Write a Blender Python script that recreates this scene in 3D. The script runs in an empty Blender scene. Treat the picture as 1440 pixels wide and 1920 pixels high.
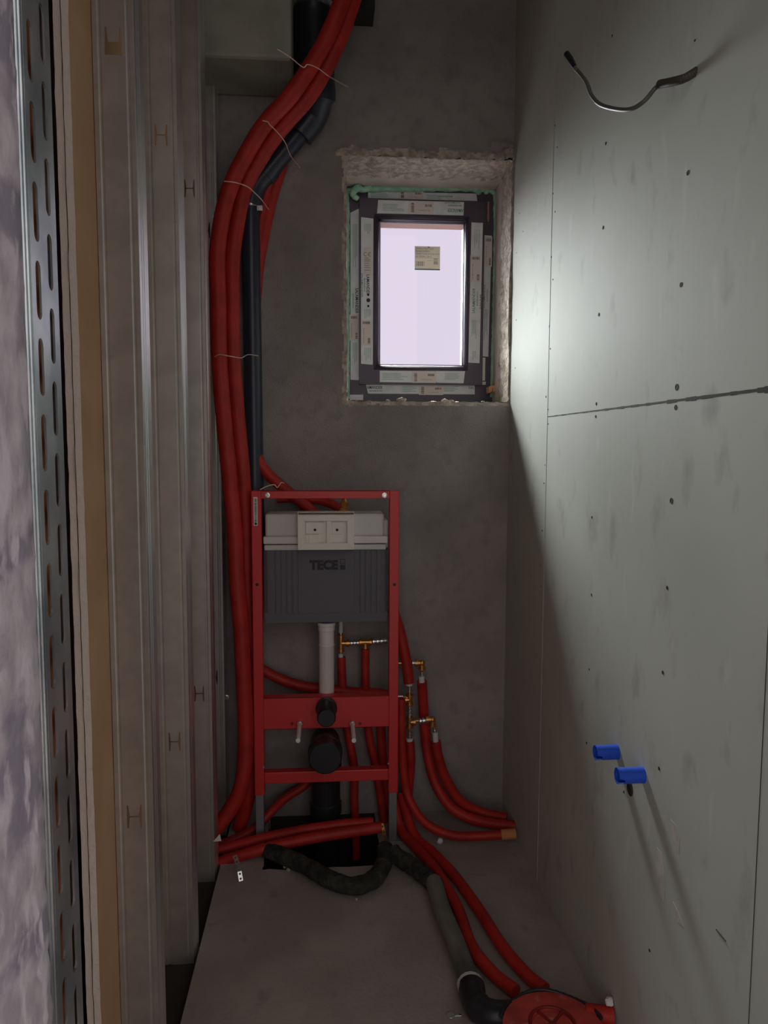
import bpy, bmesh, math, random
from mathutils import Vector, noise, Matrix
random.seed(7)
S = bpy.context.scene
COL = S.collection

# ------------------------------------------------------------------ camera
CAM = Vector((0, 0, 1.36))
F = 1400.0
Yc = Vector((-108, 125, -1400)).normalized()      # world Y in camera axes
Zc = Vector((51, 15724, 1400)).normalized()       # world Z in camera axes
Xc = Yc.cross(Zc).normalized(); Zc = Xc.cross(Yc)
cd = bpy.data.cameras.new('camera'); cam = bpy.data.objects.new('camera', cd); COL.objects.link(cam)
cd.sensor_fit = 'VERTICAL'; cd.sensor_height = 36; cd.sensor_width = 27; cd.lens = 36 * F / 1920
cd.clip_start = 0.02
M = Matrix(((Xc.x, Xc.y, Xc.z, CAM.x), (Yc.x, Yc.y, Yc.z, CAM.y), (Zc.x, Zc.y, Zc.z, CAM.z), (0, 0, 0, 1)))
cam.matrix_world = M
S.camera = cam

# ------------------------------------------------------------------ sky, light, exposure
S.view_settings.view_transform = 'Standard'; S.view_settings.look = 'None'
S.view_settings.gamma = 1; S.view_settings.use_curve_mapping = False
S.view_settings.exposure = 0.0
S.cycles.use_denoising = True
S.cycles.max_bounces = 10; S.cycles.diffuse_bounces = 6; S.cycles.transparent_max_bounces = 16
S.cycles.sample_clamp_indirect = 4.0
W = bpy.data.worlds.new('sky'); S.world = W; W.use_nodes = True
wn, wl = W.node_tree.nodes, W.node_tree.links
wn.clear()
wo = wn.new('ShaderNodeOutputWorld'); tc = wn.new('ShaderNodeTexCoord')
def wdot(v):
    n = wn.new('ShaderNodeVectorMath'); n.operation = 'DOT_PRODUCT'
    n.inputs[1].default_value = Vector(v).normalized(); wl.new(tc.outputs['Generated'], n.inputs[0]); return n.outputs['Value']
def wmap(sock, a, b, c, d):
    n = wn.new('ShaderNodeMapRange'); n.interpolation_type = 'SMOOTHSTEP'
    for i, x in enumerate((a, b, c, d)): n.inputs[1 + i].default_value = x
    wl.new(sock, n.inputs[0]); return n.outputs[0]
def wbg(col, strength_sock):
    n = wn.new('ShaderNodeBackground'); n.inputs[0].default_value = (*col, 1); wl.new(strength_sock, n.inputs[1]); return n.outputs[0]
def wadd(a, b):
    n = wn.new('ShaderNodeAddShader'); wl.new(a, n.inputs[0]); wl.new(b, n.inputs[1]); return n.outputs[0]
SKY_BASE, SKY_WEST, SKY_HIGH, BACK = 0.86, 90.0, 18.0, 0.85
def wmul(a, b):
    n = wn.new('ShaderNodeMath'); n.operation = 'MULTIPLY'; wl.new(a, n.inputs[0]); wl.new(b, n.inputs[1]); return n.outputs[0]
base = wbg((0.93, 0.84, 1.0), wmap(wdot((0, 1, 0)), -0.02, 0.1, 0.0, SKY_BASE))
front = wmap(wdot((0, 1, 0)), 0.0, 0.2, 0.0, 1.0)
west = wmul(wmul(wmul(wmap(wdot((-1, 0, 0)), -0.05, 0.10, 0.0, SKY_WEST), wmap(wdot((-1, 0, 0)), 0.14, 0.55, 1.0, 0.16)), wmap(wdot((0, 0, 1)), -0.22, 0.25, 0.03, 1.0)), front)
high = wmul(wmap(wdot((0, 0, 1)), 0.36, 0.62, 0.0, SKY_HIGH), front)
glow = wadd(wbg((0.96, 1.0, 0.98), west), wbg((1.0, 0.98, 0.97), high))
back = wbg((1.0, 0.93, 0.90), wmul(wmap(wdot((0, -1, 0)), -0.02, 0.1, 0.0, BACK), wmap(wdot((0, 0, 1)), -0.45, 0.15, 0.35, 1.1)))
wl.new(wadd(wadd(base, glow), back), wo.inputs[0])
def portal(loc, rot, sx, sy):
    l = bpy.data.lights.new('daylight_portal', 'AREA'); l.shape = 'RECTANGLE'; l.size = sx; l.size_y = sy
    l.cycles.is_portal = True
    o = bpy.data.objects.new('daylight_portal', l); COL.objects.link(o); o.location = loc; o.rotation_euler = rot
portal((0.395, 3.09, 1.96), (math.radians(-90), 0, 0), 0.44, 0.66)
portal((0.215, 0.50, 1.575), (math.radians(90), 0, 0), 0.90, 3.15)

# ------------------------------------------------------------------ helpers
def ray(px, py):
    d = Vector((px - 720, 960 - py, -F)); return Vector((d.dot(Xc), d.dot(Yc), d.dot(Zc)))
def at(px, py, Y):
    r = ray(px, py); return CAM + r * (Y / r.y)
def fl(px, py, z=0.0):
    r = ray(px, py); return CAM + r * ((z - CAM.z) / r.z)
def atX(px, py, X):
    r = ray(px, py); return CAM + r * (X / r.x)

class MB:
    def __init__(s): s.v = []; s.f = []; s.m = []
    def add(s, vs, fs, m=0):
        b = len(s.v); s.v += [Vector(v) for v in vs]
        for f in fs: s.f.append([b + i for i in f]); s.m.append(m)
    def box(s, x0, x1, y0, y1, z0, z1, m=0):
        v = [(x, y, z) for x in (x0, x1) for y in (y0, y1) for z in (z0, z1)]
        s.add(v, [(0, 1, 3, 2), (4, 6, 7, 5), (0, 4, 5, 1), (2, 3, 7, 6), (0, 2, 6, 4), (1, 5, 7, 3)], m)
    def quadprism(s, p, n, m=0):
        n = Vector(n); a = [Vector(q) for q in p]; b = [q + n for q in a]; k = len(a)
        s.add(a + b, [list(range(k))[::-1], [k + i for i in range(k)]] + [[i, (i + 1) % k, k + (i + 1) % k, k + i] for i in range(k)], m)
    def tube(s, pts, r, seg=14, m=0, cap=True, rf=None):
        pts = [Vector(p) for p in pts]; n = len(pts)
        T = [((pts[min(i + 1, n - 1)] - pts[max(i - 1, 0)]).normalized()) for i in range(n)]
        u = T[0].orthogonal().normalized(); rings = []
        for i in range(n):
            u = (u - T[i] * u.dot(T[i])).normalized(); w = T[i].cross(u)
            rings.append((u.copy(), w))
        vs = []
        for i in range(n):
            rr = r[i] if isinstance(r, (list, tuple)) else r
            for k in range(seg):
                a = 2 * math.pi * k / seg
                q = rr * (rf(pts[i], a, i) if rf else 1)
                vs.append(pts[i] + (rings[i][0] * math.cos(a) + rings[i][1] * math.sin(a)) * q)
        fs = [[i * seg + k, i * seg + (k + 1) % seg, (i + 1) * seg + (k + 1) % seg, (i + 1) * seg + k] for i in range(n - 1) for k in range(seg)]
        if cap: fs += [list(range(seg))[::-1], [(n - 1) * seg + k for k in range(seg)]]
        s.add(vs, fs, m)
    def cyl(s, a, b, r, seg=20, m=0, r2=None): s.tube([a, b], [r, r if r2 is None else r2], seg, m)
    def lathe(s, a, b, prof, seg=20, m=0):
        a, b = Vector(a), Vector(b); d = b - a
        pts = [a + d * t for t, _ in prof]; T = d.normalized(); u = T.orthogonal().normalized(); w = T.cross(u); vs = []
        for p, (t, r) in zip(pts, prof):
            for k in range(seg):
                an = 2 * math.pi * k / seg; vs.append(p + (u * math.cos(an) + w * math.sin(an)) * r)
        n = len(pts)
        fs = [[i * seg + k, i * seg + (k + 1) % seg, (i + 1) * seg + (k + 1) % seg, (i + 1) * seg + k] for i in range(n - 1) for k in range(seg)]
        fs += [list(range(seg))[::-1], [(n - 1) * seg + k for k in range(seg)]]
        s.add(vs, fs, m)
    def rock(s, c, r, m=0, sub=1, amp=.35, sc=(1, 1, 1)):
        bm = bmesh.new(); bmesh.ops.create_icosphere(bm, subdivisions=sub, radius=1)
        c = Vector(c); off = Vector((random.random() * 50, random.random() * 50, 0)); base = len(s.v)
        for v in bm.verts:
            q = v.co * (1 + amp * noise.noise(v.co * 1.7 + off)); s.v.append(c + Vector((q.x * r * sc[0], q.y * r * sc[1], q.z * r * sc[2])))
        for f in bm.faces: s.f.append([base + v.index for v in f.verts]); s.m.append(m)
        bm.free()
    def text(s, body, cx, cz, Y, w=None, h=None, rot=0, m=0, depth=0.0004, bold=0.0):
        cu = bpy.data.curves.new('t', 'FONT'); cu.body = body; cu.extrude = 0; cu.align_x = 'CENTER'; cu.align_y = 'CENTER'; cu.offset = bold
        cu.resolution_u = 3
        o = bpy.data.objects.new('t', cu); COL.objects.link(o)
        me = bpy.data.meshes.new_from_object(o.evaluated_get(bpy.context.evaluated_depsgraph_get()))
        xs = [v.co.x for v in me.vertices]; ys = [v.co.y for v in me.vertices]
        W0, H0 = max(xs) - min(xs), max(ys) - min(ys); mx, my = (max(xs) + min(xs)) / 2, (max(ys) + min(ys)) / 2
        sx = w / W0 if w else h / H0; sy = h / H0 if h else sx
        c, sn = math.cos(rot), math.sin(rot); vs = []
        for v in me.vertices:
            a, b = (v.co.x - mx) * sx, (v.co.y - my) * sy
            vs.append((cx + a * c - b * sn, Y, cz + a * sn + b * c))
        s.add(vs, [list(p.vertices) for p in me.polygons], m)
        bpy.data.objects.remove(o); bpy.data.curves.remove(cu); bpy.data.meshes.remove(me)
    def build(s, name, mats, parent=None, smooth=False, bevel=0, solid=0, loc=None):
        me = bpy.data.meshes.new(name)
        off = Vector(loc) if loc is not None else Vector((0, 0, 0))
        me.from_pydata([tuple(v - off) for v in s.v], [], s.f); me.update()
        if not isinstance(mats, (list, tuple)): mats = [mats]
        for mm in mats: me.materials.append(mm)
        me.polygons.foreach_set('material_index', s.m)
        bm = bmesh.new(); bm.from_mesh(me); bmesh.ops.recalc_face_normals(bm, faces=bm.faces); bm.to_mesh(me); bm.free()
        if smooth:
            for p in me.polygons: p.use_smooth = True
            if hasattr(me, 'set_sharp_from_angle'): me.set_sharp_from_angle(angle=math.radians(smooth if smooth is not True else 50))
        o = bpy.data.objects.new(name, me); COL.objects.link(o); o.location = off
        if parent: o.parent = parent; o.location = off - Vector(parent.get('_o', (0, 0, 0)))
        if bevel:
            b = o.modifiers.new('bevel', 'BEVEL'); b.width = bevel; b.segments = 2; b.limit_method = 'ANGLE'; b.angle_limit = .8
        if solid:
            b = o.modifiers.new('solid', 'SOLIDIFY'); b.thickness = solid; b.offset = 0
        return o

def tag(o, label=None, cat=None, group=None, kind=None):
    if label: o['label'] = label
    if cat: o['category'] = cat
    if group: o['group'] = group
    if kind: o['kind'] = kind
    return o
def thing(name, label, cat, group=None, kind=None):
    o = bpy.data.objects.new(name, None); COL.objects.link(o); o.empty_display_size = .05
    return tag(o, label, cat, group, kind)
def settle():
    """put the origin of every top-level empty at the base of its parts"""
    bpy.context.view_layer.update()
    for o in [o for o in S.objects if o.type == 'EMPTY' and not o.parent]:
        pts = [c.matrix_world @ Vector(b) for c in o.children_recursive if c.type == 'MESH' for b in c.bound_box]
        if not pts: continue
        lo = Vector([min(p[i] for p in pts) for i in range(3)]); hi = Vector([max(p[i] for p in pts) for i in range(3)])
        base = Vector(((lo.x + hi.x) / 2, (lo.y + hi.y) / 2, lo.z))
        for c in o.children: c.location = c.location - base
        o.location = base
def cr(pts, n=14):
    """Catmull-Rom through pts (centripetal enough for gentle pipes)"""
    p = [Vector(q) for q in pts]; p = [p[0] * 2 - p[1]] + p + [p[-1] * 2 - p[-2]]; out = []
    for i in range(1, len(p) - 2):
        a, b, c, d = p[i - 1], p[i], p[i + 1], p[i + 2]
        for k in range(n):
            t = k / n
            out.append(0.5 * ((2 * b) + (c - a) * t + (2 * a - 5 * b + 4 * c - d) * t * t + (3 * b - a - 3 * c + d) * t ** 3))
    out.append(p[-2]); return out

# ------------------------------------------------------------------ materials
def mat(name, col, rough=.6, metal=0., noise_amt=0., nscale=8., col2=None, bump=0., bscale=150., spec=.5, detail=6, stretch=None, bdist=.004, ndetail_lo=.4, ndetail_hi=.62):
    m = bpy.data.materials.new(name); m.use_nodes = True; nt = m.node_tree; N, L = nt.nodes, nt.links
    b = N['Principled BSDF']; b.inputs['Base Color'].default_value = (*col, 1); b.inputs['Roughness'].default_value = rough
    b.inputs['Metallic'].default_value = metal; b.inputs['Specular IOR Level'].default_value = spec
    tcn = N.new('ShaderNodeTexCoord'); src = tcn.outputs['Object']
    if stretch:
        mp = N.new('ShaderNodeMapping'); mp.inputs['Scale'].default_value = stretch; L.new(src, mp.inputs[0]); src = mp.outputs[0]
    if col2:
        nz = N.new('ShaderNodeTexNoise'); nz.inputs['Scale'].default_value = nscale; nz.inputs['Detail'].default_value = detail; L.new(src, nz.inputs['Vector'])
        rp = N.new('ShaderNodeValToRGB'); rp.color_ramp.elements[0].position = ndetail_lo; rp.color_ramp.elements[1].position = ndetail_hi
        rp.color_ramp.elements[0].color = (*col, 1); rp.color_ramp.elements[1].color = (*col2, 1)
        L.new(nz.outputs[0], rp.inputs[0]); L.new(rp.outputs[0], b.inputs['Base Color'])
    if bump:
        n2 = N.new('ShaderNodeTexNoise'); n2.inputs['Scale'].default_value = bscale; n2.inputs['Detail'].default_value = 5; L.new(src, n2.inputs['Vector'])
        bp = N.new('ShaderNodeBump'); bp.inputs['Strength'].default_value = bump; bp.inputs['Distance'].default_value = bdist
        L.new(n2.outputs[0], bp.inputs['Height']); L.new(bp.outputs[0], b.inputs['Normal'])
    return m
def mix_layer(m, col, scale, lo, hi, stretch=(1, 1, 1), detail=4, off=(0, 0, 0)):
    """lay a second patchy colour (stains, dust, scuffs) over the base colour"""
    nt = m.node_tree; N, L = nt.nodes, nt.links; b = N['Principled BSDF']
    tcn = N.new('ShaderNodeTexCoord'); mp = N.new('ShaderNodeMapping'); mp.inputs['Scale'].default_value = stretch; mp.inputs['Location'].default_value = off
    L.new(tcn.outputs['Object'], mp.inputs[0])
    nz = N.new('ShaderNodeTexNoise'); nz.inputs['Scale'].default_value = scale; nz.inputs['Detail'].default_value = detail; L.new(mp.outputs[0], nz.inputs['Vector'])
    rp = N.new('ShaderNodeMapRange'); rp.inputs[1].default_value = lo; rp.inputs[2].default_value = hi; L.new(nz.outputs[0], rp.inputs[0])
    mx = N.new('ShaderNodeMix'); mx.data_type = 'RGBA'; L.new(rp.outputs[0], mx.inputs[0]); mx.inputs[7].default_value = (*col, 1)
    s = b.inputs['Base Color']
    if s.is_linked: L.new(s.links[0].from_socket, mx.inputs[6])
    else: mx.inputs[6].default_value = s.default_value
    L.new(mx.outputs[2], s); return m

m_plaster = mat('grey_cement_plaster', (.29, .262, .255), .95, col2=(.37, .338, .33), nscale=3, bump=.8, bscale=150, bdist=.004)
mix_layer(m_plaster, (.25, .228, .222), 18, .50, .80, (1, 1, 1), 9)
m_coarse = mat('coarse_broken_plaster', (.42, .36, .30), .95, col2=(.70, .62, .53), nscale=40, bump=1, bscale=120, bdist=.008)
m_reveal = mat('smooth_reveal_plaster', (.62, .54, .51), .9, col2=(.74, .65, .62), nscale=9, bump=.4, bscale=70)
m_board = mat('green_grey_plasterboard', (.49, .52, .475), .75, col2=(.54, .57, .525), nscale=2.2, bump=.08, bscale=400, bdist=.001, spec=.2)
mix_layer(m_board, (.36, .36, .34), 8, .60, .80, (1, 1.7, 1), 9)
mix_layer(m_board, (.62, .62, .59), 7.0, .64, .80, (1, 2.5, .8), 8, (3, 1, 2))
m_boardedge = mat('plasterboard_core', (.90, .80, .71), .95, bump=.5, bscale=120)
m_gap = mat('dark_joint', (.03, .028, .025), .9)
m_kraft = mat('brown_board_paper', (.47, .29, .16), .85, col2=(.52, .33, .19), nscale=6, bump=.1)
m_floor = mat('concrete_screed', (.33, .285, .26), .9, col2=(.41, .36, .33), nscale=4, bump=.5, bscale=90, bdist=.003)
mix_layer(m_floor, (.24, .21, .20), 14, .62, .80, (1, 1, 1), 9)
m_dirt = mat('dark_subfloor', (.04, .030, .024), .95, bump=.8, bscale=60)
m_ceiling = mat('grey_concrete_ceiling', (.24, .24, .22), .95, bump=.3)
m_beam = mat('concrete_beam', (.42, .42, .35), .9, col2=(.34, .34, .29), nscale=8, bump=.3, bscale=60)
m_zinc = mat('galvanised_steel', (.66, .64, .62), .40, .8, col2=(.58, .565, .55), nscale=20, bump=.03, bscale=300)
m_zincf = mat('stud_steel_highlight', (.84, .86, .88), .38, .95, bump=.02, bscale=200)  # lighter copy of the stud steel, window highlight put into the flange colour
m_zinc2 = mat('bright_galvanised_steel', (.64, .70, .74), .33, .9, col2=(.40, .46, .50), nscale=14, bump=.05, bscale=200)
m_orange = mat('orange_clay_block', (.62, .25, .10), .9, col2=(.52, .20, .08), nscale=9, bump=.5, bscale=60)
m_jamb = mat('lilac_white_plaster', (.56, .51, .57), .85, col2=(.36, .33, .37), nscale=30, bump=.7, bscale=60, stretch=(1, 1, .8))
mix_layer(m_jamb, (.27, .25, .31), 13, .52, .60, (1, .6, 1), 9)
mix_layer(m_jamb, (.62, .57, .64), 50, .56, .66, (1, 1, .4), 5, (1, 2, 3))
m_red = mat('red_foam_insulation', (.52, .026, .018), .5, col2=(.38, .018, .013), nscale=12, bump=.25, bscale=240, spec=.4)
m_redf = mat('red_painted_steel', (.68, .040, .040), .38, 0, bump=.03)
m_redg = mat('red_plastic', (.62, .07, .055), .5, col2=(.40, .05, .045), nscale=16, bump=.2, bscale=90)
mix_layer(m_redg, (.50, .36, .30), 22, .62, .75)
m_redd = mat('dark_red_plastic', (.22, .012, .012), .5)
m_black = mat('black_plastic', (.018, .019, .024), .35, bump=.03)
m_navy = mat('dark_blue_black_plastic', (.030, .034, .055), .32, bump=.03)
m_fuzzy = mat('black_felt_hose', (.020, .022, .018), .95, col2=(.06, .058, .048), nscale=26, bump=1, bscale=110, bdist=.01)
m_dusty = mat('dusty_grey_pipe', (.085, .09, .085), .7, col2=(.21, .21, .19), nscale=9, bump=.2, stretch=(1, .4, 1))
m_white = mat('white_plastic', (.88, .85, .77), .45)
m_lid = mat('translucent_grey_plastic', (.66, .64, .62), .4)
m_anth = mat('anthracite_foam_casing', (.16, .155, .18), .8, bump=.2, bscale=300)
m_ink = mat('dark_print', (.012, .012, .022), .5)
m_pipew = mat('white_flush_pipe', (.80, .76, .73), .4)
m_steel = mat('bright_zinc', (.75, .76, .76), .25, .9)
m_rod = mat('pale_rod_sleeve', (.85, .88, .85), .4, .1)
m_foot = mat('grey_galvanised_leg', (.26, .26, .28), .5, .4, bump=.1)
m_brass = mat('brass', (.68, .33, .10), .3, .85)
m_cap = mat('white_pipe_sleeve', (.70, .70, .68), .4)
m_foam = mat('green_expanding_foam', (.30, .62, .45), .7, col2=(.48, .76, .58), nscale=30, bump=.5, bscale=60)
m_frame = mat('aubergine_window_profile', (.085, .066, .098), .36, bump=.02)
m_gasket = mat('grey_gasket', (.30, .29, .36), .3)
m_film = mat('pale_protective_film', (.86, .90, .93), .35, col2=(.78, .83, .86), nscale=30, bump=.1)
m_paper = mat('cream_paper_label', (.85, .76, .72), .7)
m_green = mat('green_print', (.10, .30, .24), .6)
m_grey = mat('grey_print', (.18, .20, .22), .6)
m_blue = mat('blue_conduit_plastic', (.012, .085, .62), .4)
m_wire = mat('binding_wire', (.85, .66, .60), .45, .3)
m_cable = mat('grey_cable', (.12, .12, .115), .5)
m_conduit = mat('dark_corrugated_conduit', (.07, .065, .06), .6)
m_wood = mat('pine_wedge', (.62, .36, .19), .7)
m_wpap = mat('white_paper', (.8, .79, .77), .8)
m_stone = mat('mortar_crumb', (.40, .34, .28), .9, bump=.5)
m_peach = mat('outer_reveal_render', (.22, .13, .11), .9)
m_sticker = mat('beige_glass_label', (.52, .49, .46), .7)
_n, _l = m_sticker.node_tree.nodes, m_sticker.node_tree.links
_t = _n.new('ShaderNodeBsdfTranslucent'); _t.inputs[0].default_value = (.62, .57, .50, 1); _x = _n.new('ShaderNodeMixShader'); _x.inputs[0].default_value = .24
_l.new(_n['Principled BSDF'].outputs[0], _x.inputs[1]); _l.new(_t.outputs[0], _x.inputs[2]); _l.new(_x.outputs[0], _n['Material Output'].inputs[0])
# clear pane
m_glass = bpy.data.materials.new('window_glass'); m_glass.use_nodes = True
N, L = m_glass.node_tree.nodes, m_glass.node_tree.links; N.clear()
go = N.new('ShaderNodeOutputMaterial'); gt = N.new('ShaderNodeBsdfTransparent'); gg = N.new('ShaderNodeBsdfGlossy'); gm = N.new('ShaderNodeMixShader'); gf = N.new('ShaderNodeFresnel')
gt.inputs[0].default_value = (.97, .97, .98, 1); gg.inputs['Roughness'].default_value = .02; gf.inputs[0].default_value = 1.3
L.new(gf.outputs[0], gm.inputs[0]); L.new(gt.outputs[0], gm.inputs[1]); L.new(gg.outputs[0], gm.inputs[2]); L.new(gm.outputs[0], go.inputs[0])

# ------------------------------------------------------------------ room shell
YB, XR, XS = 2.66, 0.655, -0.36        # back wall, right wall, stud faces
YW = 2.945                             # front of the window frame
CEIL = 3.15
def nz(x, y, z, s=1.): return noise.noise(Vector((x, y, z)) * s)
def axis(a, b, step, fine=[]):
    out = []; x = a
    while x < b - 1e-6:
        out.append(x); st = step
        for c, w, fs in fine:
            if abs(x - c) < w: st = min(st, fs)
            elif x < c and x + st > c - w: st = min(st, max(c - w - x, .002) + 1e-4)
        x += st
    out.append(b); return out
OX0, OX1, OZ0, OZ1 = 0.073, 0.648, at(800, 753, YB).z, at(800, 298, YB).z
def snap(lst, *vals):
    for v in vals:
        i = min(range(len(lst)), key=lambda k: abs(lst[k] - v)); lst[i] = v
    return lst
xs = snap(axis(-1.66, XR + .02, .05, [(OX0, .05, .006), (OX1, .04, .006), (.35, .3, .012)]), OX0, OX1)
zs = snap(axis(-.05, CEIL, .06, [(OZ0, .05, .006), (OZ1, .07, .006)]), OZ0, OZ1)
def outside(x, z):
    dx = max(OX0 - x, x - OX1, 0); dz = max(OZ0 - z, z - OZ1, 0); return math.hypot(dx, dz)
mb = MB(); idx = {}
for i, x in enumerate(xs):
    for j, z in enumerate(zs):
        if OX0 + 1e-6 < x < OX1 - 1e-6 and OZ0 + 1e-6 < z < OZ1 - 1e-6: continue
        d = outside(x, z); w = max(0, 1 - d / .05)
        lump = max(0, nz(x, 3, z, 26) + .25) * .020 + max(0, nz(x, 9, z, 70)) * .012
        top = 1.0 if z > OZ1 - .002 else (.35 if x < OX0 + .002 or z < OZ0 + .002 else .7)
        if x > .57 and z > OZ1 - .03: top = 2.6; w = max(w, 1 - d / .085)
        y = YB - w * lump * top
        jx = jz = 0
        if d < .03:
            k = 1 - d / .03
            if x <= OX0 + 1e-6: jx = nz(z, 1, 0, 60) * .007 * k + nz(z, 2, 0, 190) * .004 * k
            if x >= OX1 - 1e-6: jx = nz(z, 5, 0, 50) * .008 * k
            if z >= OZ1 - 1e-6: jz = (nz(x, 3, 0, 40) * .012 + nz(x, 4, 0, 150) * .007) * k
            if z <= OZ0 + 1e-6: jz = (nz(x, 7, 0, 50) * .004 + nz(x, 8, 0, 160) * .004) * k
        idx[i, j] = len(mb.v); mb.v.append(Vector((x + jx, y, z + jz)))
for i in range(len(xs) - 1):
    for j in range(len(zs) - 1):
        q = [(i, j), (i + 1, j), (i + 1, j + 1), (i, j + 1)]
        if all(k in idx for k in q):
            cx, cz = (xs[i] + xs[i + 1]) / 2, (zs[j] + zs[j + 1]) / 2
            if OX0 < cx < OX1 and OZ0 < cz < OZ1: continue
            d = outside(cx, cz); lim = (.030 + .02 * nz(cx, 2, cz, 30)) * (1.0 if cz > OZ1 else .45)
            mb.f.append([idx[k] for k in q]); mb.m.append(1 if d < lim else 0)
wall = mb.build('wall_back', [m_plaster, m_coarse], smooth=60); tag(wall, kind='structure')

def reveal(name, edge, front, back, m0, m1, split, amp):
    """edge(t,s): t along the edge 0..1, s across depth 0..1 -> point and outward noise direction"""
    b = MB(); nt, ns = 90, 16
    for a in range(nt + 1):
        for c in range(ns + 1):
            t, s = a / nt, c / ns; p, n = edge(t, s)
            k = amp * (1.0 if s < split else .25) * (nz(p.x, p.y, p.z, 24) * .012 + nz(p.x, p.y + 4, p.z, 80) * .007)
            if s < .04: k = amp * .004 * nz(p.x, p.y, p.z, 60)
            b.v.append(p + n * k)
    for a in range(nt):
        for c in range(ns):
            q = a * (ns + 1) + c; s = (c + .5) / ns
            b.f.append([q, q + 1, q + ns + 2, q + ns + 1]); b.m.append(0 if s < split + .10 * noise.noise(Vector((a * .21, 0, front))) else 1)
    o = b.build(name, [m0, m1], smooth=60); tag(o, kind='structure'); return o
YE = YW + .09
dpt = lambda s: YB - .004 + (YE - YB) * s
reveal('trim_1', lambda t, s: (Vector((OX0 - .004 + t * (OX1 - OX0 + .012), dpt(s), OZ1 + .002)), Vector((0, 0, 1))), 1, 0, m_coarse, m_reveal, .52, 1)
reveal('trim_2', lambda t, s: (Vector((OX1 + .002 + .012 * s, dpt(s), OZ0 - .004 + t * (OZ1 - OZ0 + .008))), Vector((1, 0, 0))), 2, 0, m_coarse, m_reveal, .50, 1)
reveal('trim_3', lambda t, s: (Vector((OX0 + .001, dpt(s), OZ0 - .004 + t * (OZ1 - OZ0 + .008))), Vector((-1, 0, 0))), 3, 0, m_coarse, m_reveal, .5, .6)
reveal('trim_4', lambda t, s: (Vector((OX0 - .004 + t * (OX1 - OX0 + .012), dpt(s), OZ0)), Vector((0, 0, -1))), 4, 0, m_coarse, m_reveal, .7, .5)
# outer wall block round the outside of the window (peach rendered outer reveal)
GX0, GX1 = at(710, 550, YW + .03).x, at(870, 550, YW + .03).x
b = MB(); y0, y1 = YE, YE + .075; a0, a1, c0, c1 = GX0 - .02, at(869.5, 550, YE).x + .002, at(790, 686, YW + .03).z - .04, at(790, 419, YE).z
b.box(-1.7, a0, y0, y1, -.3, CEIL); b.box(a1, 1.3, y0, y1, -.3, CEIL); b.box(a0, a1, y0, y1, -.3, c0); b.box(a0, a1, y0, y1, c1, CEIL)
tag(b.build('wall_outer', m_peach), kind='structure')

# right wall : boards, joints, screws
wr = thing('wall_right', None, None, kind='structure')
def board(y0, y1, z0, z1, nm='plasterboard'):
    g = .0012; b = MB(); b.box(XR, XR + .0125, y0 + g, y1 - g, z0 + g, z1 - g); return b.build(nm, m_board, wr)
JY, JY2, JZ = 2.27 * XR / .68, 1.085 * XR / .68, 1.36 + (1.450 - 1.36) * XR / .68
board(JY, YB + .02, -.03, CEIL); board(JY2, JY, -.03, JZ); board(JY2, JY, JZ, CEIL); board(.56, JY2, -.03, CEIL)
b = MB(); b.box(XR + .0125, XR + .11, .56, YE, -.03, CEIL); b.build('partition_backing', m_gap, wr)
# ragged worn strip along the horizontal joint and pale filler strip along the vertical one
b = MB(); prev = None
for k in range(60):
    y = JY2 + (JY - JY2) * k / 60; w = (.0008 + .0035 * (1 - k / 60)) * (.7 + abs(nz(y, 0, 0, 40)) * 1.6); y2 = JY2 + (JY - JY2) * (k + 1) / 60
    b.quadprism([(XR, y, JZ - w), (XR, y2, JZ - w), (XR, y2, JZ + w * .5), (XR, y, JZ + w * .5)], (-.0006, 0, 0))
b.build('torn_joint_edge', m_gap, wr)
b = MB(); b.box(XR - .0006, XR, JY + .004, JY + .014, 0, CEIL - .3); b.build('joint_lip', m_board, wr)
b = MB(); b.box(XR - .0004, XR, JY2 - .0008, JY2 + .0005, 0, JZ); b.build('open_joint', m_gap, wr)
scr = [(1303, 76, .5), (1136, 269, .9), (1290, 324, 1.1), (1131, 427, 1), (1277, 534, 1.1), (1123, 590, 1), (1148, 67, .7), (1269, 726, 1.5), (1267, 764, 1.2),
       (1118, 757, .9), (1117, 781, .9), (1259, 939, 1.4), (1110, 970, .7), (1251, 1102, .9), (1109, 1115, .7), (1243, 1261, .9), (1105, 1255, .6), (1236, 1441, .9),
       (1100, 1393, .8), (1170, 1485, .7), (1218, 1782, .8),
       (1041, 235, .6), (1045, 276, .6), (1037, 363, .6), (1041, 397, .6), (1034, 482, .8), (1037, 524, .6), (1030, 612, .8), (1032, 654, .6), (1024, 744, .8), (1028, 768, .6), (1028, 795, .6),
       (1022, 872, .6), (1020, 906, .7), (1017, 995, .8), (968, 600, .6), (969, 474, .5), (974, 400, .6), (966, 690, .6), (1015, 1100, .5), (1014, 1060, .5), (981, 434, .5)]
b = MB(); b.lathe((0, 0, 0), (-.0012, 0, 0), [(0, .0042), (.6, .0042), (.7, .0030), (.4, .0018)], 12); sc0 = b.build('screw', m_gap, wr)
for i, (px, py, s_) in enumerate(scr):
    c = sc0 if i == 0 else sc0.copy()
    if i: COL.objects.link(c); c.parent = wr
    c.location = atX(px, py, XR); c.scale = (1, s_, s_)
# plasterboard hole under the conduits, chipped
hp = atX(1181, 1478, XR); b = MB(); b.lathe(hp + Vector((.0, 0, 0)), hp + Vector((-.001, 0, 0)), [(0, .017), (1, .015)], 18); b.build('drilled_hole', m_gap, wr)
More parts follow.
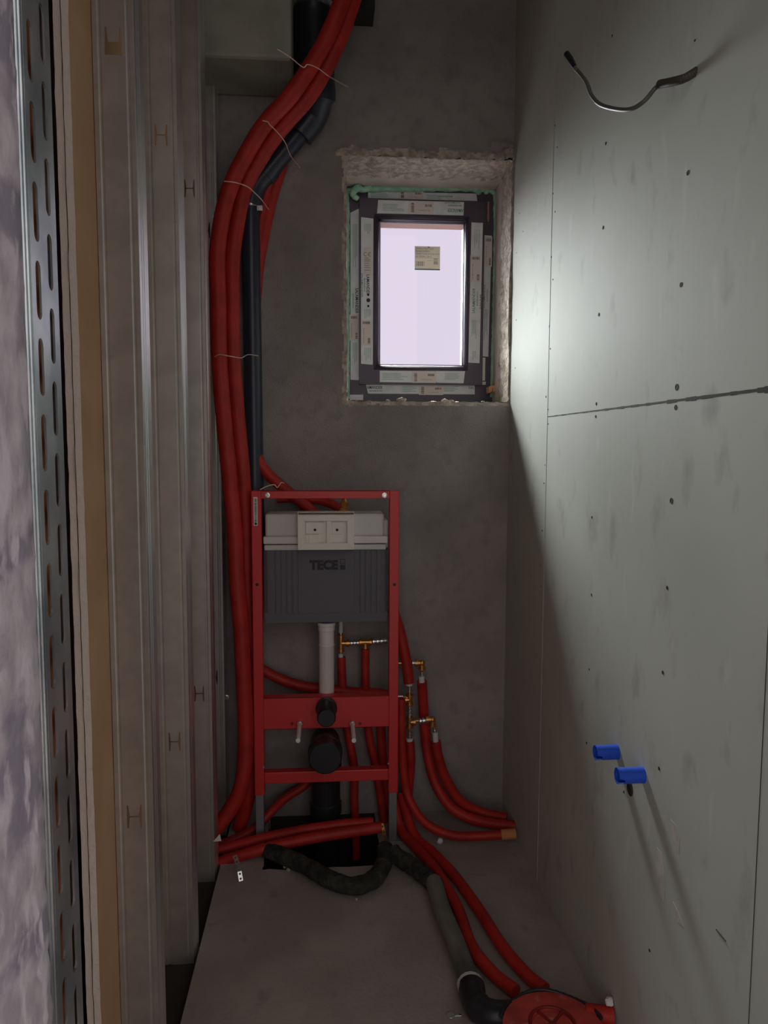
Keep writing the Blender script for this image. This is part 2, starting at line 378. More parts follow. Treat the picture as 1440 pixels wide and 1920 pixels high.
# filler smears and pencil strokes on the boards
def smear(pts, m, t=.0005):
    b = MB(); q = [atX(x, y, XR) for x, y in pts]; b.quadprism(q, (-t, 0, 0)); return b
m_fill = mat('filler_smear', (.60, .55, .53), .8, col2=(.48, .47, .44), nscale=40)
for pts in ([(1258, 1536), (1268, 1548), (1274, 1575), (1272, 1600), (1265, 1590)], [(1232, 1590), (1241, 1600), (1247, 1650), (1244, 1690), (1236, 1672), (1230, 1620)],
            [(1262, 1690), (1272, 1710), (1282, 1738), (1270, 1728)]):
    smear(pts, m_fill).build('filler_smear', m_fill, wr)
b = MB(); b.tube([atX(1343, 1743, XR - .0005), atX(1361, 1765, XR - .0005)], .0011, 6); b.build('pencil_stroke', m_ink, wr)

# pit edges on the floor
pa = fl(520, 1616); pb = fl(735, 1616)
PX0, PX1, PY0, PY1 = -.21, .175, fl(620, 1626).y, 2.655
fx = snap(axis(XS + .012, XR + .01, .04, [(PX0, .03, .008), (PX1, .03, .008)]), PX0, PX1)
fy = snap(axis(1.39, YB + .01, .05, [(PY0, .03, .008)]), PY0)
b = MB(); idx = {}
for i, x in enumerate(fx):
    for j, y in enumerate(fy):
        if PX0 + 1e-6 < x < PX1 - 1e-6 and y > PY0 + 1e-6: continue
        jx = nz(y, 0, 0, 40) * .010 if abs(x - PX0) < .001 or abs(x - PX1) < .001 else 0
        jy = nz(x, 0, 5, 40) * .008 if abs(y - PY0) < .001 and PX0 - .001 < x < PX1 + .001 else 0
        idx[i, j] = len(b.v); b.v.append(Vector((x + jx, y + jy, .0015 * nz(x, y, 0, 9))))
for i in range(len(fx) - 1):
    for j in range(len(fy) - 1):
        q = [(i, j), (i + 1, j), (i + 1, j + 1), (i, j + 1)]
        cx, cy = (fx[i] + fx[i + 1]) / 2, (fy[j] + fy[j + 1]) / 2
        if all(k in idx for k in q) and not (PX0 < cx < PX1 and cy > PY0): b.f.append([idx[k] for k in q]); b.m.append(0)
b.add([(-1.6, -0.6, 0), (XR + .01, -0.6, 0), (XR + .01, 1.39, 0), (-1.6, 1.39, 0)], [(0, 1, 2, 3)]); b.add([(XR + .01, -0.6, 0), (1.8, -0.6, 0), (1.8, .6, 0), (XR + .01, .6, 0)], [(0, 1, 2, 3)])
b.box(XS + .0119, XS + .012, 1.39, YB, -.03, 0.001)
b.add([(PX0 - .012, PY0 - .012, -.003), (PX1 + .012, PY0 - .012, -.003), (PX1 + .012, PY0 + .004, -.25), (PX0 - .012, PY0 + .004, -.25)], [(0, 1, 2, 3)])
b.add([(PX0 - .006, PY0, -.002), (PX0 - .006, YB, -.002), (PX0, YB, -.25), (PX0, PY0, -.25)], [(0, 1, 2, 3)], 1)
b.add([(PX1 + .006, PY0, -.002), (PX1 + .006, YB, -.002), (PX1, YB, -.25), (PX1, PY0, -.25)], [(0, 1, 2, 3)], 1)
b.add([(PX0, PY0, -.25), (PX1, PY0, -.25), (PX1, YB, -.25), (PX0, YB, -.25)], [(0, 1, 2, 3)], 1)
b.add([(-1.6, 1.38, -.03), (XS + .013, 1.38, -.03), (XS + .013, YB, -.03), (-1.6, YB, -.03)], [(0, 1, 2, 3)], 1)
b.add([(PX0, YB - .002, 0), (PX1, YB - .002, 0), (PX1, YB - .002, -.25), (PX0, YB - .002, -.25)], [(0, 1, 2, 3)], 1)
b.box(-1.7, XR + .1, -0.6, YE + .1, -.34, -.255, 1); b.box(-1.7, XR + .1, YB + .001, YE, -.3, -.004, 1); b.box(XR + .001, XR + .1, -0.6, YB, -.3, -.03, 1); b.box(-1.7, -1.6, -0.6, YB, -.3, 0, 1)
tag(b.build('floor', [m_floor, m_dirt]), kind='structure')
b = MB(); b.box(-1.6, 1.8, -0.6, YE, CEIL, CEIL + .1); tag(b.build('ceiling', m_ceiling), kind='structure')
# concrete downstand at the top left of the back wall
bz = at(480, 108, 2.4).z
b = MB(); b.box(-.4375, at(546, 50, 2.40).x, 2.40, YB, bz, CEIL); tag(b.build('trim_5', m_beam, bevel=.012), kind='structure')
b = MB(); b.box(at(666, 5, 2.55).x, at(703, 5, 2.55).x, 2.55, YB, at(690, 14, 2.55).z, CEIL); tag(b.build('trim_6', m_gap), kind='structure')
# left side : wall of the doorway (orange block, plastered reveal) and far room wall
XJ = -.228
b = MB(); b.box(-1.6, XJ - .042, .502, .69, 0, CEIL); b.box(XR, 1.8, .502, .56, 0, CEIL); b.box(XR + .11, 1.8, .56, .69, 0, CEIL); b.box(XJ - .042, XJ - .010, .614, .675, 0, CEIL); tag(b.build('wall_front', m_orange), kind='structure')
b = MB(); b.box(-1.65, -1.6, -0.6, YB, 0, CEIL); tag(b.build('wall_left', m_ceiling), kind='structure')
b = MB(); n = 260
for k in range(n + 1):
    z = CEIL * k / n
    for c, (x, y) in enumerate([(XJ - .055, .499), (XJ - .003, .499), (XJ, .503), (XJ, .54), (XJ, .58), (XJ - .001, .600), (XJ - .006, .605), (XJ - .055, .605)]):
        d = .0028 * nz(y * .6, 0, z, 45) + .0015 * nz(y, 3, z, 120)
        b.v.append(Vector((x + (d if 1 <= c <= 6 else 0), y, z)))
for k in range(n):
    for c in range(7): q = k * 8 + c; b.f.append([q, q + 1, q + 9, q + 8]); b.m.append(0)
tag(b.build('trim_7', m_jamb, smooth=60), kind='structure')

# ------------------------------------------------------------------ metal sheets with cut-outs
def sheet(outline, holes):
    """flat 2-D polygon with holes -> verts (2-D), triangles"""
    bm = bmesh.new(); es = []
    for loop in [outline] + holes:
        vs = [bm.verts.new((x, y, 0)) for x, y in loop]
        es += [bm.edges.new((vs[i], vs[(i + 1) % len(vs)])) for i in range(len(vs))]
    bmesh.ops.triangle_fill(bm, use_beauty=True, use_dissolve=False, edges=es)
    bm.verts.index_update(); v = [tuple(q.co) for q in bm.verts]; f = [[q.index for q in t.verts] for t in bm.faces]; bm.free(); return v, f
def slot(cx, cy, w, h):
    pts = []; r = w / 2
    for k in range(7): a = math.pi * k / 6; pts.append((cx + r * math.cos(a), cy + h / 2 - r + r * math.sin(a)))
    for k in range(7): a = math.pi + math.pi * k / 6; pts.append((cx + r * math.cos(a), cy - h / 2 + r + r * math.sin(a)))
    return pts
def hcut(cx, cz, w=.030, h=.050, bar=.0032, tab=False):
    t, t2 = .0030, .0056; x0, x1 = cx - w / 2, cx + w / 2
    if tab:   # lower tab bent away: open square below, two slits above
        return [(x0, cz + h * .55), (x0 - .001, cz - h * .45), (x1 + .001, cz - h * .45), (x1, cz + h * .55), (x1 - t, cz + h * .55), (x1 - t2, cz + h * .02), (x0 + t2, cz + h * .02), (x0 + t, cz + h * .55)]
    return [(x0, cz + h / 2), (x0, cz - h / 2), (x0 + t, cz - h / 2), (x0 + t2, cz - bar / 2), (x1 - t2, cz - bar / 2), (x1 - t, cz - h / 2), (x1, cz - h / 2), (x1, cz + h / 2),
            (x1 - t, cz + h / 2), (x1 - t2, cz + bar / 2), (x0 + t2, cz + bar / 2), (x0 + t, cz + h / 2)]
def strip(b, poly, z0, z1, m=0):
    for (xa, ya), (xb, yb) in zip(poly[:-1], poly[1:]): b.add([(xa, ya, z0), (xb, yb, z0), (xb, yb, z1), (xa, ya, z1)], [(0, 1, 2, 3)], m)
def stud(Y, zlo, zhi, label, tab=False, depth=.048, top=None):
    b = MB(); w = .076; x0 = XS - w; c0, c1 = x0 + .016, XS - .016; z0, z1 = -.029, top or CEIL
    hs = [hcut((c0 + c1) / 2, zlo), hcut((c0 + c1) / 2, zhi, tab=tab)]
    ze = [z0, zlo - .06, zlo + .06, zhi - .06, zhi + .06, z1]
    for k in range(5):
        v, f = sheet([(c0, ze[k]), (c1, ze[k]), (c1, ze[k + 1]), (c0, ze[k + 1])], [hs[0]] if k == 1 else [hs[1]] if k == 3 else []); b.add([(x, Y, z) for x, z, _ in v], f)
    strip(b, [(x0, Y), (x0 + .008, Y), (x0 + .0105, Y + .002), (x0 + .0135, Y + .002), (c0, Y)], z0, z1)
    strip(b, [(c1, Y), (XS - .0135, Y + .002), (XS - .0105, Y + .002), (XS - .008, Y), (XS, Y)], z0, z1)
    for s, xx in ((1, XS), (-1, x0)):
        k_ = s * .11; strip(b, [(xx, Y), (xx + k_ * .012, Y + .012), (xx + k_ * .014 - s * .001, Y + .014), (xx + k_ * .016, Y + .016), (xx + k_ * .022, Y + .022), (xx + k_ * .024 - s * .001, Y + .024), (xx + k_ * .026, Y + .026), (xx + k_ * depth, Y + depth), (xx + k_ * depth - s * .008, Y + depth)], z0, z1, 1)  # flanges splayed and given the lightened steel to carry the window highlight
    o = b.build('metal_stud', [m_zinc, m_zincf], solid=.0007, loc=(XS - w / 2, Y + depth / 2, z0)); return tag(o, label, 'stud', 'galvanised studs of the left partition')
stud(1.515, .595, 2.115, 'galvanised steel wall stud nearest the camera, beside the plasterboard edge', tab=True)
stud(1.925, .588, 2.110, 'galvanised steel wall stud, second one back from the plasterboard edge')
stud(2.305, .588, 2.110, 'galvanised steel wall stud, third one back, nearest the red pipe bundle')
stud(2.590, .55, 2.07, 'dark galvanised steel wall stud against back wall, behind the red pipe bundle', depth=.045, top=bz)
# plasterboard of the left partition (two layers) and its brown paper face
for k, (xa, xb, nm) in enumerate([(-.4505, -.438, 'plasterboard sheet with brown paper face, inner layer behind the metal studs'),
                                  (-.4655, -.453, 'plasterboard sheet, outer layer left of the metal studs with ragged cut edge')]):
    b = MB(); n = 150; e = 0
    ys = 1.387 + .004 * k
    for q in range(n + 1):
        z = -.029 + (CEIL + .029) * q / n; d = .003 * nz(z, k * 4, 0, 14) + .0015 * nz(z, k, 2, 90)
        rx = .0012 * nz(z, k, 7, 60)
        b.v += [Vector((xa + rx, ys + d, z)), Vector((xb - rx, ys + d, z)), Vector((xb, YB, z)), Vector((xa, YB, z))]
    for q in range(n):
        a = q * 4
        b.f += [[a, a + 1, a + 5, a + 4], [a + 1, a + 2, a + 6, a + 5], [a + 2, a + 3, a + 7, a + 6], [a + 3, a, a + 4, a + 7]]; b.m += [1, 0, 0, 0]
    tag(b.build('plasterboard', [m_kraft, m_boardedge]), nm, 'plasterboard')
# chipped paper flaps on the board edge are part of that edge
# slotted door profile
pj = thing('slotted_profile', 'slotted galvanised steel profile lining the doorway, beside lilac white plaster', 'steel profile')
P0 = .0605; b = MB()
for ya, yb, yy, zoff in ((.611, .6430, .627, 0), (.6430, .678, .6585, .029)):
    z = zoff - P0
    while z < CEIL:
        za, zb = max(z, 0), min(z + P0, CEIL); hz = z + P0 / 2; ok_ = hz - .023 > za and hz + .023 < zb
        v, f = sheet([(ya, za), (yb, za), (yb, zb), (ya, zb)], [slot(yy, hz, .0125, .046)] if ok_ else []); b.add([(XJ - (y - .611) * .045, y, z_) for y, z_, _ in v], f); z += P0
b.build('web', m_zinc2, pj, solid=.0018)
for ya, yb in ((.611, .6065), (.678, .683)):
    b = MB(); s_ = 1 if yb > ya else -1; xq = XJ - (ya - .611) * .045
    strip(b, [(xq, ya), (xq - .0015, ya + s_ * .0030), (xq - .005, yb), (XJ - .040, yb)], 0, CEIL); b.build('flange', m_zinc2, pj, smooth=True, solid=.0018)

# ------------------------------------------------------------------ window
win = thing('window_1', None, None, kind='structure')
def wr_(px0, px1, py0, py1, Y):
    cy, cx = (py0 + py1) / 2, (px0 + px1) / 2
    return at(px0, cy, Y).x, at(px1, cy, Y).x, at(cx, py1, Y).z, at(cx, py0, Y).z
def ring(b, o, i, y0, y1, m=0):
    (a0, a1, c0, c1), (e0, e1, g0, g1) = o, i
    A = [(a0, c0), (a1, c0), (a1, c1), (a0, c1)]; Bq = [(e0, g0), (e1, g0), (e1, g1), (e0, g1)]
    for k in range(4):
        j = (k + 1) % 4; b.quadprism([(A[k][0], y0, A[k][1]), (A[j][0], y0, A[j][1]), (Bq[j][0], y0, Bq[j][1]), (Bq[k][0], y0, Bq[k][1])], (0, y1 - y0, 0), m)
YF, YS, YG = YW + .022, YW, YW + .016
Of = wr_(645, 926, 352, 756, YF); If = wr_(690, 895, 392, 706, YF)
b = MB(); ring(b, Of, If, YF, YF + .065); b.build('outer_frame', m_frame, win)
Os = wr_(674, 907, 374, 721, YS); Is = wr_(701, 879, 404, 694, YS)
b = MB(); ring(b, Os, Is, YS, YS + .07); b.build('sash', m_frame, win)
Ib = wr_(711, 869.5, 416.5, 685.5, YG)
b = MB()
for k, (t, yy) in enumerate([(0, YS + .001), (.35, YS + .002), (.7, YS + .007), (1, YG)]):
    pass
def lerp4(a, c, t): return tuple(p + (q - p) * t for p, q in zip(a, c))
R = [(lerp4(Is, Ib, t), yy) for t, yy in [(0, YS + .0005), (.3, YS - .0015), (.65, YS + .002), (.9, YS + .010), (1, YG + .006)]]
for (ra, ya), (rb, yb) in zip(R[:-1], R[1:]):
    A = [(ra[0], ra[2]), (ra[1], ra[2]), (ra[1], ra[3]), (ra[0], ra[3])]; Bq = [(rb[0], rb[2]), (rb[1], rb[2]), (rb[1], rb[3]), (rb[0], rb[3])]
    for k in range(4):
        j = (k + 1) % 4; b.add([(A[k][0], ya, A[k][1]), (A[j][0], ya, A[j][1]), (Bq[j][0], yb, Bq[j][1]), (Bq[k][0], yb, Bq[k][1])], [(0, 1, 2, 3)])
b.build('glazing_bead', m_frame, win, smooth=60, solid=.002)
Ig = wr_(713.5, 867.5, 418.5, 683.5, YG)
b = MB(); ring(b, Ib, Ig, YG + .0055, YG + .009); b.build('gasket', m_gasket, win)
b = MB(); b.box(Ib[0], Ib[1], YG + .010, YG + .014, Ib[2], Ib[3]); b.build('pane', m_glass, win)
# label on the pane
x0, x1, z0, z1 = wr_(777.5, 825, 462, 506.5, YG + .0095); b = MB(); yy = YG + .0092
b.box(x0, x1, yy, yy + .0005, z0, z1, 0); W_, H_ = x1 - x0, z1 - z0; ty = yy - .0003
for i, (tx, w_, t_) in enumerate([('SPEXLTRA ADI', .70, 0.90), ('5044602508001', .55, .79), ('50409 EUROMOB INVI', .93, .68), ('60 509.06 124 2', .62, .57)]):
    b.text(tx, x0 + W_ * (.04 + w_ / 2), z0 + H_ * t_, ty, w=W_ * w_, h=H_ * .075, m=1)
def bars(b, xa, xb, za, zb, y, n, m, vert=True):
    for k in range(n):
        t0, t1 = (k + .1 * random.random()) / n, (k + .35 + .4 * random.random()) / n
        if vert: b.box(xa + (xb - xa) * t0, xa + (xb - xa) * t1, y, y + .0002, za, zb, m)
        else: b.box(xa, xb, y, y + .0002, za + (zb - za) * t0, za + (zb - za) * t1, m)
bars(b, x0 + W_ * .05, x0 + W_ * .40, z0 + H_ * .17, z0 + H_ * .36, ty, 12, 1)
bars(b, x0 + W_ * .75, x0 + W_ * .92, z0 + H_ * .24, z0 + H_ * .50, ty, 7, 1, False)
b.box(x0 + W_ * .03, x0 + W_ * .97, ty, ty + .0002, z0 + H_ * .50, z0 + H_ * .508, 2); b.box(x0 + W_ * .5, x0 + W_ * .72, ty, ty + .0002, z0 + H_ * .40, z0 + H_ * .408, 2)
b.add([(x0 + W_ * .50, ty, z1 - .001), (x0 + W_ * .60, ty, z1 - .001), (x0 + W_ * .55, ty, z1 - H_ * .09)], [(0, 1, 2)], 1)
b.box(x0, x1, ty, ty + .0002, z0, z0 + H_ * .05, 2)
b.build('pane_label', [m_sticker, m_grey, m_green], win)['label'] = 'printed beige paper label stuck on the window pane'
# protective film strips with lettering, paper labels and fine print
def film(pq, Y, texts=(), paper=None, lines=(), holes=(), extra=None):
    b = MB(); q = [at(x, y, Y) for x, y in pq]; b.quadprism(q, (0, -.0005, 0), 0); yy = Y - .0009
    for (s_, cx, cy, wpx, hpx, rot, m) in texts:
        p = at(cx, cy, Y); k = Y / F; b.text(s_, p.x, p.z, yy, w=wpx * k, h=hpx * k, rot=rot, m=m, bold=.012)
    for (a0, a1, c0, c1, n, vert) in lines:      # rows of fine print
        X0, X1, Z0, Z1 = wr_(a0, a1, c0, c1, Y)
        for k in range(n):
            t = (k + .5) / n; cut = .6 + .4 * random.random()
            if vert: xx = X0 + (X1 - X0) * t; b.box(xx - .0006, xx + .0006, yy, yy + .0002, Z1 - (Z1 - Z0) * cut, Z1, 2)
            else: zz = Z0 + (Z1 - Z0) * t; b.box(X0, X0 + (X1 - X0) * cut, yy, yy + .0002, zz - .0006, zz + .0006, 2)
    if paper:
        (a0, a1, c0, c1) = paper[:4]; X0, X1, Z0, Z1 = wr_(a0, a1, c0, c1, Y); b.box(X0, X1, yy - .0004, yy, Z0, Z1, 1); y2 = yy - .0008
        if paper[4] == 'v':
            bars(b, X0 + (X1 - X0) * .15, X0 + (X1 - X0) * .85, Z1 - (Z1 - Z0) * .16, Z1 - (Z1 - Z0) * .06, y2, 10, 3); bars(b, X0 + (X1 - X0) * .62, X0 + (X1 - X0) * .85, Z0 + (Z1 - Z0) * .06, Z0 + (Z1 - Z0) * .3, y2, 8, 3, False)
            bars(b, X0 + (X1 - X0) * .2, X0 + (X1 - X0) * .26, Z0 + (Z1 - Z0) * .1, Z0 + (Z1 - Z0) * .7, y2, 9, 2, False)
        else:
            bars(b, X0 + (X1 - X0) * .10, X0 + (X1 - X0) * .22, Z0 + (Z1 - Z0) * .12, Z0 + (Z1 - Z0) * .88, y2, 9, 3, False); bars(b, X0 + (X1 - X0) * .66, X0 + (X1 - X0) * .94, Z0 + (Z1 - Z0) * .58, Z0 + (Z1 - Z0) * .78, y2, 9, 3)
            bars(b, X0 + (X1 - X0) * .4, X0 + (X1 - X0) * .85, Z0 + (Z1 - Z0) * .25, Z0 + (Z1 - Z0) * .30, y2, 8, 2)
    for (cx, cy, r) in holes:
        p = at(cx, cy, Y); b.lathe(p + Vector((0, -.0008, 0)), p + Vector((0, -.0016, 0)), [(0, r), (1, r)], 14, 3)
    return b.build('protective_film', [m_film, m_paper, m_green, m_ink], win)
ys_, yf_ = YS - .0002, YF - .0002; R90 = math.pi / 2
film([(690, 359), (893, 363), (895, 377), (690, 373)], yf_, [('evolution', 835, 369, 26, 4, math.pi, 2)], (747, 794, 357.5, 374, 'h'), [(695, 735, 361, 371, 4, False), (800, 830, 365, 374, 3, False)])
film([(709, 375), (870, 379), (869, 404), (707, 400)], ys_, [('AMANDER', 854, 395, 30, 6.5, math.pi, 2), ('evolution', 853, 386, 24, 4, math.pi, 2), ('SALAMANDER', 848, 380.5, 30, 2.6, math.pi, 2)], (766, 813, 378, 401, 'h'), [(717, 758, 382, 396, 5, False)])
film([(657, 399), (673, 391), (673, 713), (657, 712)], yf_, [('SALAMANDER', 669, 564, 46, 5.5, -R90, 3), ('evolution', 662.5, 564, 26, 3.5, -R90, 2)], (655.5, 673, 590, 638, 'v'), [(661, 670, 420, 520, 4, True), (661, 670, 642, 680, 4, True)])
film([(677, 407), (700, 410), (699, 684), (677, 682)], ys_, [('LAMANDER', 690, 534, 36, 5.5, -R90, 3), ('SALAMANDER', 678.8, 535, 44, 3.2, -R90, 2), ('evolution', 684, 534, 24, 3.5, -R90, 2)], (677.5, 697, 600, 648, 'v'), [(682, 696, 420, 440, 5, True), (682, 696, 580, 598, 6, True), (682, 696, 652, 676, 5, True)],
     [(690.5, 553, .0045), (690.5, 563, .0075), (690.5, 574, .0045)])
x0, x1, z0, z1 = wr_(681.5, 697, 464, 515, ys_); b = MB(); b.box(x0, x1, ys_ - .0016, ys_ - .0010, z0, z1, 0); p = at(689.5, 477, ys_)
for s_ in (-1, 1):
    for k in range(9):
        a0, a1 = math.radians(60 + 27 * k), math.radians(60 + 27 * (k + 1)); r0, r1 = .0078, .0060; cx = p.x + s_ * .0085
        b.add([(cx + r * math.cos(a), ys_ - .0018, p.z + r * math.sin(a)) for r, a in ((r0, a0), (r0, a1), (r1, a1), (r1, a0))], [(0, 1, 2, 3)], 1)
b.box(p.x + .0015, p.x + .009, ys_ - .0019, ys_ - .0018, p.z - .0008, p.z + .0008, 1)
for py in (484, 487, 490, 494, 498, 502, 507): zz = at(689, py, ys_).z; b.box(x0 + .004, x1 - .004 - .008 * random.random(), ys_ - .0019, ys_ - .0018, zz - .0008, zz + .0008, 1)
b.build('ce_label', [m_paper, m_grey], win)
film([(884, 417), (905.5, 418), (899, 681), (878, 680)], ys_, [('SALAMANDER', 888, 564, 46, 5.5, R90, 2), ('evolution', 894.5, 560, 26, 3.5, R90, 2), ('SALAM', 900.5, 566, 26, 2.6, R90, 2)], (881.5, 902, 479, 529, 'v'), [(884, 893, 600, 640, 5, True), (885, 893, 658, 676, 4, True), (888, 900, 430, 470, 3, True)])
film([(908, 441), (922, 442), (915.5, 669), (903.5, 668)], yf_, [('SALAMANDER', 907.5, 556, 44, 4.5, R90, 2), ('evolution', 913, 554, 24, 3, R90, 2)], (908, 922.5, 444, 500, 'v'), [(907, 914, 580, 640, 4, True)])
film([(712, 695), (872, 696), (869, 718.5), (712, 716.5)], ys_, [('SALAMANDER', 800, 717, 40, 2.5, 0, 2)], (772, 817.5, 696, 718, 'h'), [(717, 765, 699, 713, 5, False), (834, 868, 699, 713, 6, False)])
film([(686, 721), (890, 722), (890, 739.5), (690, 738)], yf_, [('AMANDER', 702.5, 726.5, 29, 5.5, 0, 3), ('evolution', 705, 732.5, 24, 3.5, 0, 2), ('SAL', 884, 727, 11, 5, 0, 2)], (785, 831, 723, 740.5, 'h'), [(754, 784, 724, 735, 4, False), (832, 862, 724, 735, 5, False)])
film([(656, 740), (681, 740), (681, 750), (656, 750)], yf_)
# hinge pin covers
b = MB(); x0, x1, z0, z1 = wr_(904, 909, 671, 714, YF); b.box(x0, x1, YF - .008, YF, z0, z1); x0, x1, z0, z1 = wr_(903.5, 910, 716, 722, YF); b.box(x0, x1, YF - .009, YF, z0, z1); b.build('hinge', m_white, win, bevel=.001)
b = MB(); x0, x1, z0, z1 = wr_(913, 917, 379, 417, YF); b.box(x0, x1, YF - .006, YF, z0, z1); b.build('hinge', mat('brown_hinge_cover', (.40, .20, .17), .5), win, bevel=.001)
# foam
fo = MB()
def lump(p, a, i): return 1 + .28 * noise.noise(p * 38) + .22 * noise.noise(p * 90 + Vector((a, 0, 0)))
ptsT = [at(651, 358, YF - .004), at(690, 354, YF - .004), at(740, 354, YF - .004), at(800, 354, YF - .004), at(850, 353, YF - .004), at(895, 354, YF - .004), at(918, 357, YF - .004), at(928, 363, YF)]
fo.tube(cr(ptsT, 22), .0115, 12, rf=lump); 
fo.tube(cr([at(928, 360, YF), at(929, 420, YF), at(928, 500, YF), at(926, 600, YF), at(924, 680, YF), at(922, 745, YF)], 40), .0085, 12, rf=lump)
fo.tube(cr([at(651, 357, YF), at(652, 420, YF), at(652, 520, YF), at(652, 620, YF), at(652, 748, YF)], 40), .0075, 12, rf=lump)
fo.tube(cr([at(694, 352, YF - .01), at(680, 356, YF - .022), at(672, 352, YF - .03), at(664, 358, YF - .028), at(663, 367, YF - .022), at(671, 373, YF - .014)], 10), [.011] * 20 + [.013] * 20 + [.009] * 11, 12, rf=lump)
for px, py in ((897, 360), (912, 359)): fo.rock(at(px, py, YF - .006), .012, sub=2)
tag(fo.build('expanding_foam', m_foam, smooth=True), 'green expanding foam bead squeezed around the dark window frame', 'foam')
b = MB(); x = at(928, 728, YF - .02)
for k in range(3):
    b.quadprism([at(916 + 7 * k, 725 - k * 1.5, 2.90), at(924 + 7 * k, 722 - k * 1.5, 2.90), at(923 + 6 * k, 734 - k, 2.90), at(917 + 7 * k, 737 - k, 2.90)], (0, .05, 0))
tag(b.build('wooden_wedge', m_wood, bevel=.001), 'splintered pine wedge in the lower right corner of the window opening', 'wedge')
for k, (px, py, r_) in enumerate([(753, 750, .013), (834, 750, .011), (846, 748, .009), (727, 752, .007), (905, 751, .006)]):
    b = MB(); p = at(px, py + 2, 2.70 + .02 * (k % 3)); b.rock((p.x, p.y, OZ0 + r_ * .55), r_, sub=2, sc=(1.3, 1, .8))
    tag(b.build('mortar_crumb', m_stone), ['reddish mortar crumb on the window ledge, left of the middle', 'largest pale mortar crumb on the window ledge, right of the middle', 'small pale mortar crumb beside the largest one on the window ledge',
        'tiny mortar crumb farthest left on the window ledge', 'tiny mortar crumb at the right end of the window ledge'][k], 'rubble', 'mortar crumbs on the window ledge')

# ------------------------------------------------------------------ toilet frame
YFm = 2.455
tf = thing('toilet_frame', 'red steel toilet installation frame with concealed cistern on grey legs', 'toilet frame')
def fb(px0, px1, py0, py1, Y=YFm): return wr_(px0, px1, py0, py1, Y)
zt = at(610, 920, YFm).z
xl0, xl1 = at(474, 1200, YFm).x, at(492.5, 1200, YFm).x; xr0, xr1 = at(729.5, 1200, YFm).x, at(747.5, 1200, YFm).x
zl, zr_ = at(484, 1492, YFm).z, at(739, 1487, YFm).z
for xa, xb, zb in ((xl0, xl1, zl), (xr0, xr1, zr_)):
    b = MB(); b.box(xa, xb, YFm, YFm + .038, zb, zt - .0005)
    px_in = xb if xa < 0 else xa
    b.build('post', m_redf, tf, bevel=.0025)
    b = MB(); b.box(xa + .002, xb - .003, YFm + .003, YFm + .035, .0, zb + .05); b.box(xa - .012, xb + .012, YFm - .01, YFm + .06, .0, .004); b.build('leg', m_foot, tf, bevel=.002)
b = MB(); z0, z1 = at(610, 934.5, YFm).z, zt; b.box(xl1, xr0, YFm + .001, YFm + .004, z0, z1); b.box(xl1, xr0, YFm + .001, YFm + .036, z1 - .003, z1); b.box(xl1, xr0, YFm + .033, YFm + .036, z0, z1); b.build('top_rail', m_redf, tf, bevel=.001)
b = MB(); z0, z1 = at(610, 1366, YFm).z, at(610, 1307, YFm).z; b.box(xl1, xr0, YFm + .001, YFm + .004, z0, z1); b.box(xl1, xr0, YFm + .001, YFm + .04, z1 - .003, z1); b.box(xl1, xr0, YFm + .001, YFm + .03, z0, z0 + .003); b.build('mounting_plate', m_redf, tf, bevel=.001); zmp0, zmp1 = z0, z1
b = MB(); z0, z1 = at(610, 1467, YFm).z, at(610, 1446, YFm).z; b.box(xl1, xr0, YFm + .001, YFm + .036, z0, z1); b.build('lower_rail', m_redf, tf, bevel=.003)
for px in (501, 721):
    p = at(px, 928.5, YFm); b = MB(); b.lathe(p + Vector((0, .001, 0)), p + Vector((0, -.006, 0)), [(0, .0085), (.4, .0085), (.45, .006), (1, .0052)], 16); b.build('bolt', m_steel, tf, smooth=True)
for px in (482, 739.5):
    p = at(px, 1096, YFm); b = MB(); b.lathe(p + Vector((0, .0005, 0)), p + Vector((0, -.0006, 0)), [(0, .0055), (1, .0055)], 16); b.build('bolt_hole', m_ink, tf)
for px, py in ((494.5, 1438), (728, 1431)):
    p = at(px, py, YFm); b = MB(); b.lathe(p + Vector((0, .01, 0)), p + Vector((0, -.004, 0)), [(0, .003), (1, .003)], 10); b.build('bolt', m_steel, tf)
x0, x1, z0, z1 = fb(475.5, 483, 932, 986); b = MB(); yy = YFm - .0006; b.box(x0, x1, yy, YFm, z0, z1, 0); bars(b, x0 + .003, x1 - .003, z0 + .012, z1 - .004, yy - .0003, 22, 1, False)
b.lathe(Vector(((x0 + x1) / 2, yy, z0 + .007)), Vector(((x0 + x1) / 2, yy - .0004, z0 + .007)), [(0, .0042), (1, .0042)], 12, 1); b.build('sticker', [m_wpap, m_ink], tf)
# cistern : lower foam casing, upper tank, flange band, access box
YCi = YFm + .020; yb_ = YFm + .14
x0, x1, z0, z1 = wr_(494.5, 728, 1031, 1167, YCi)
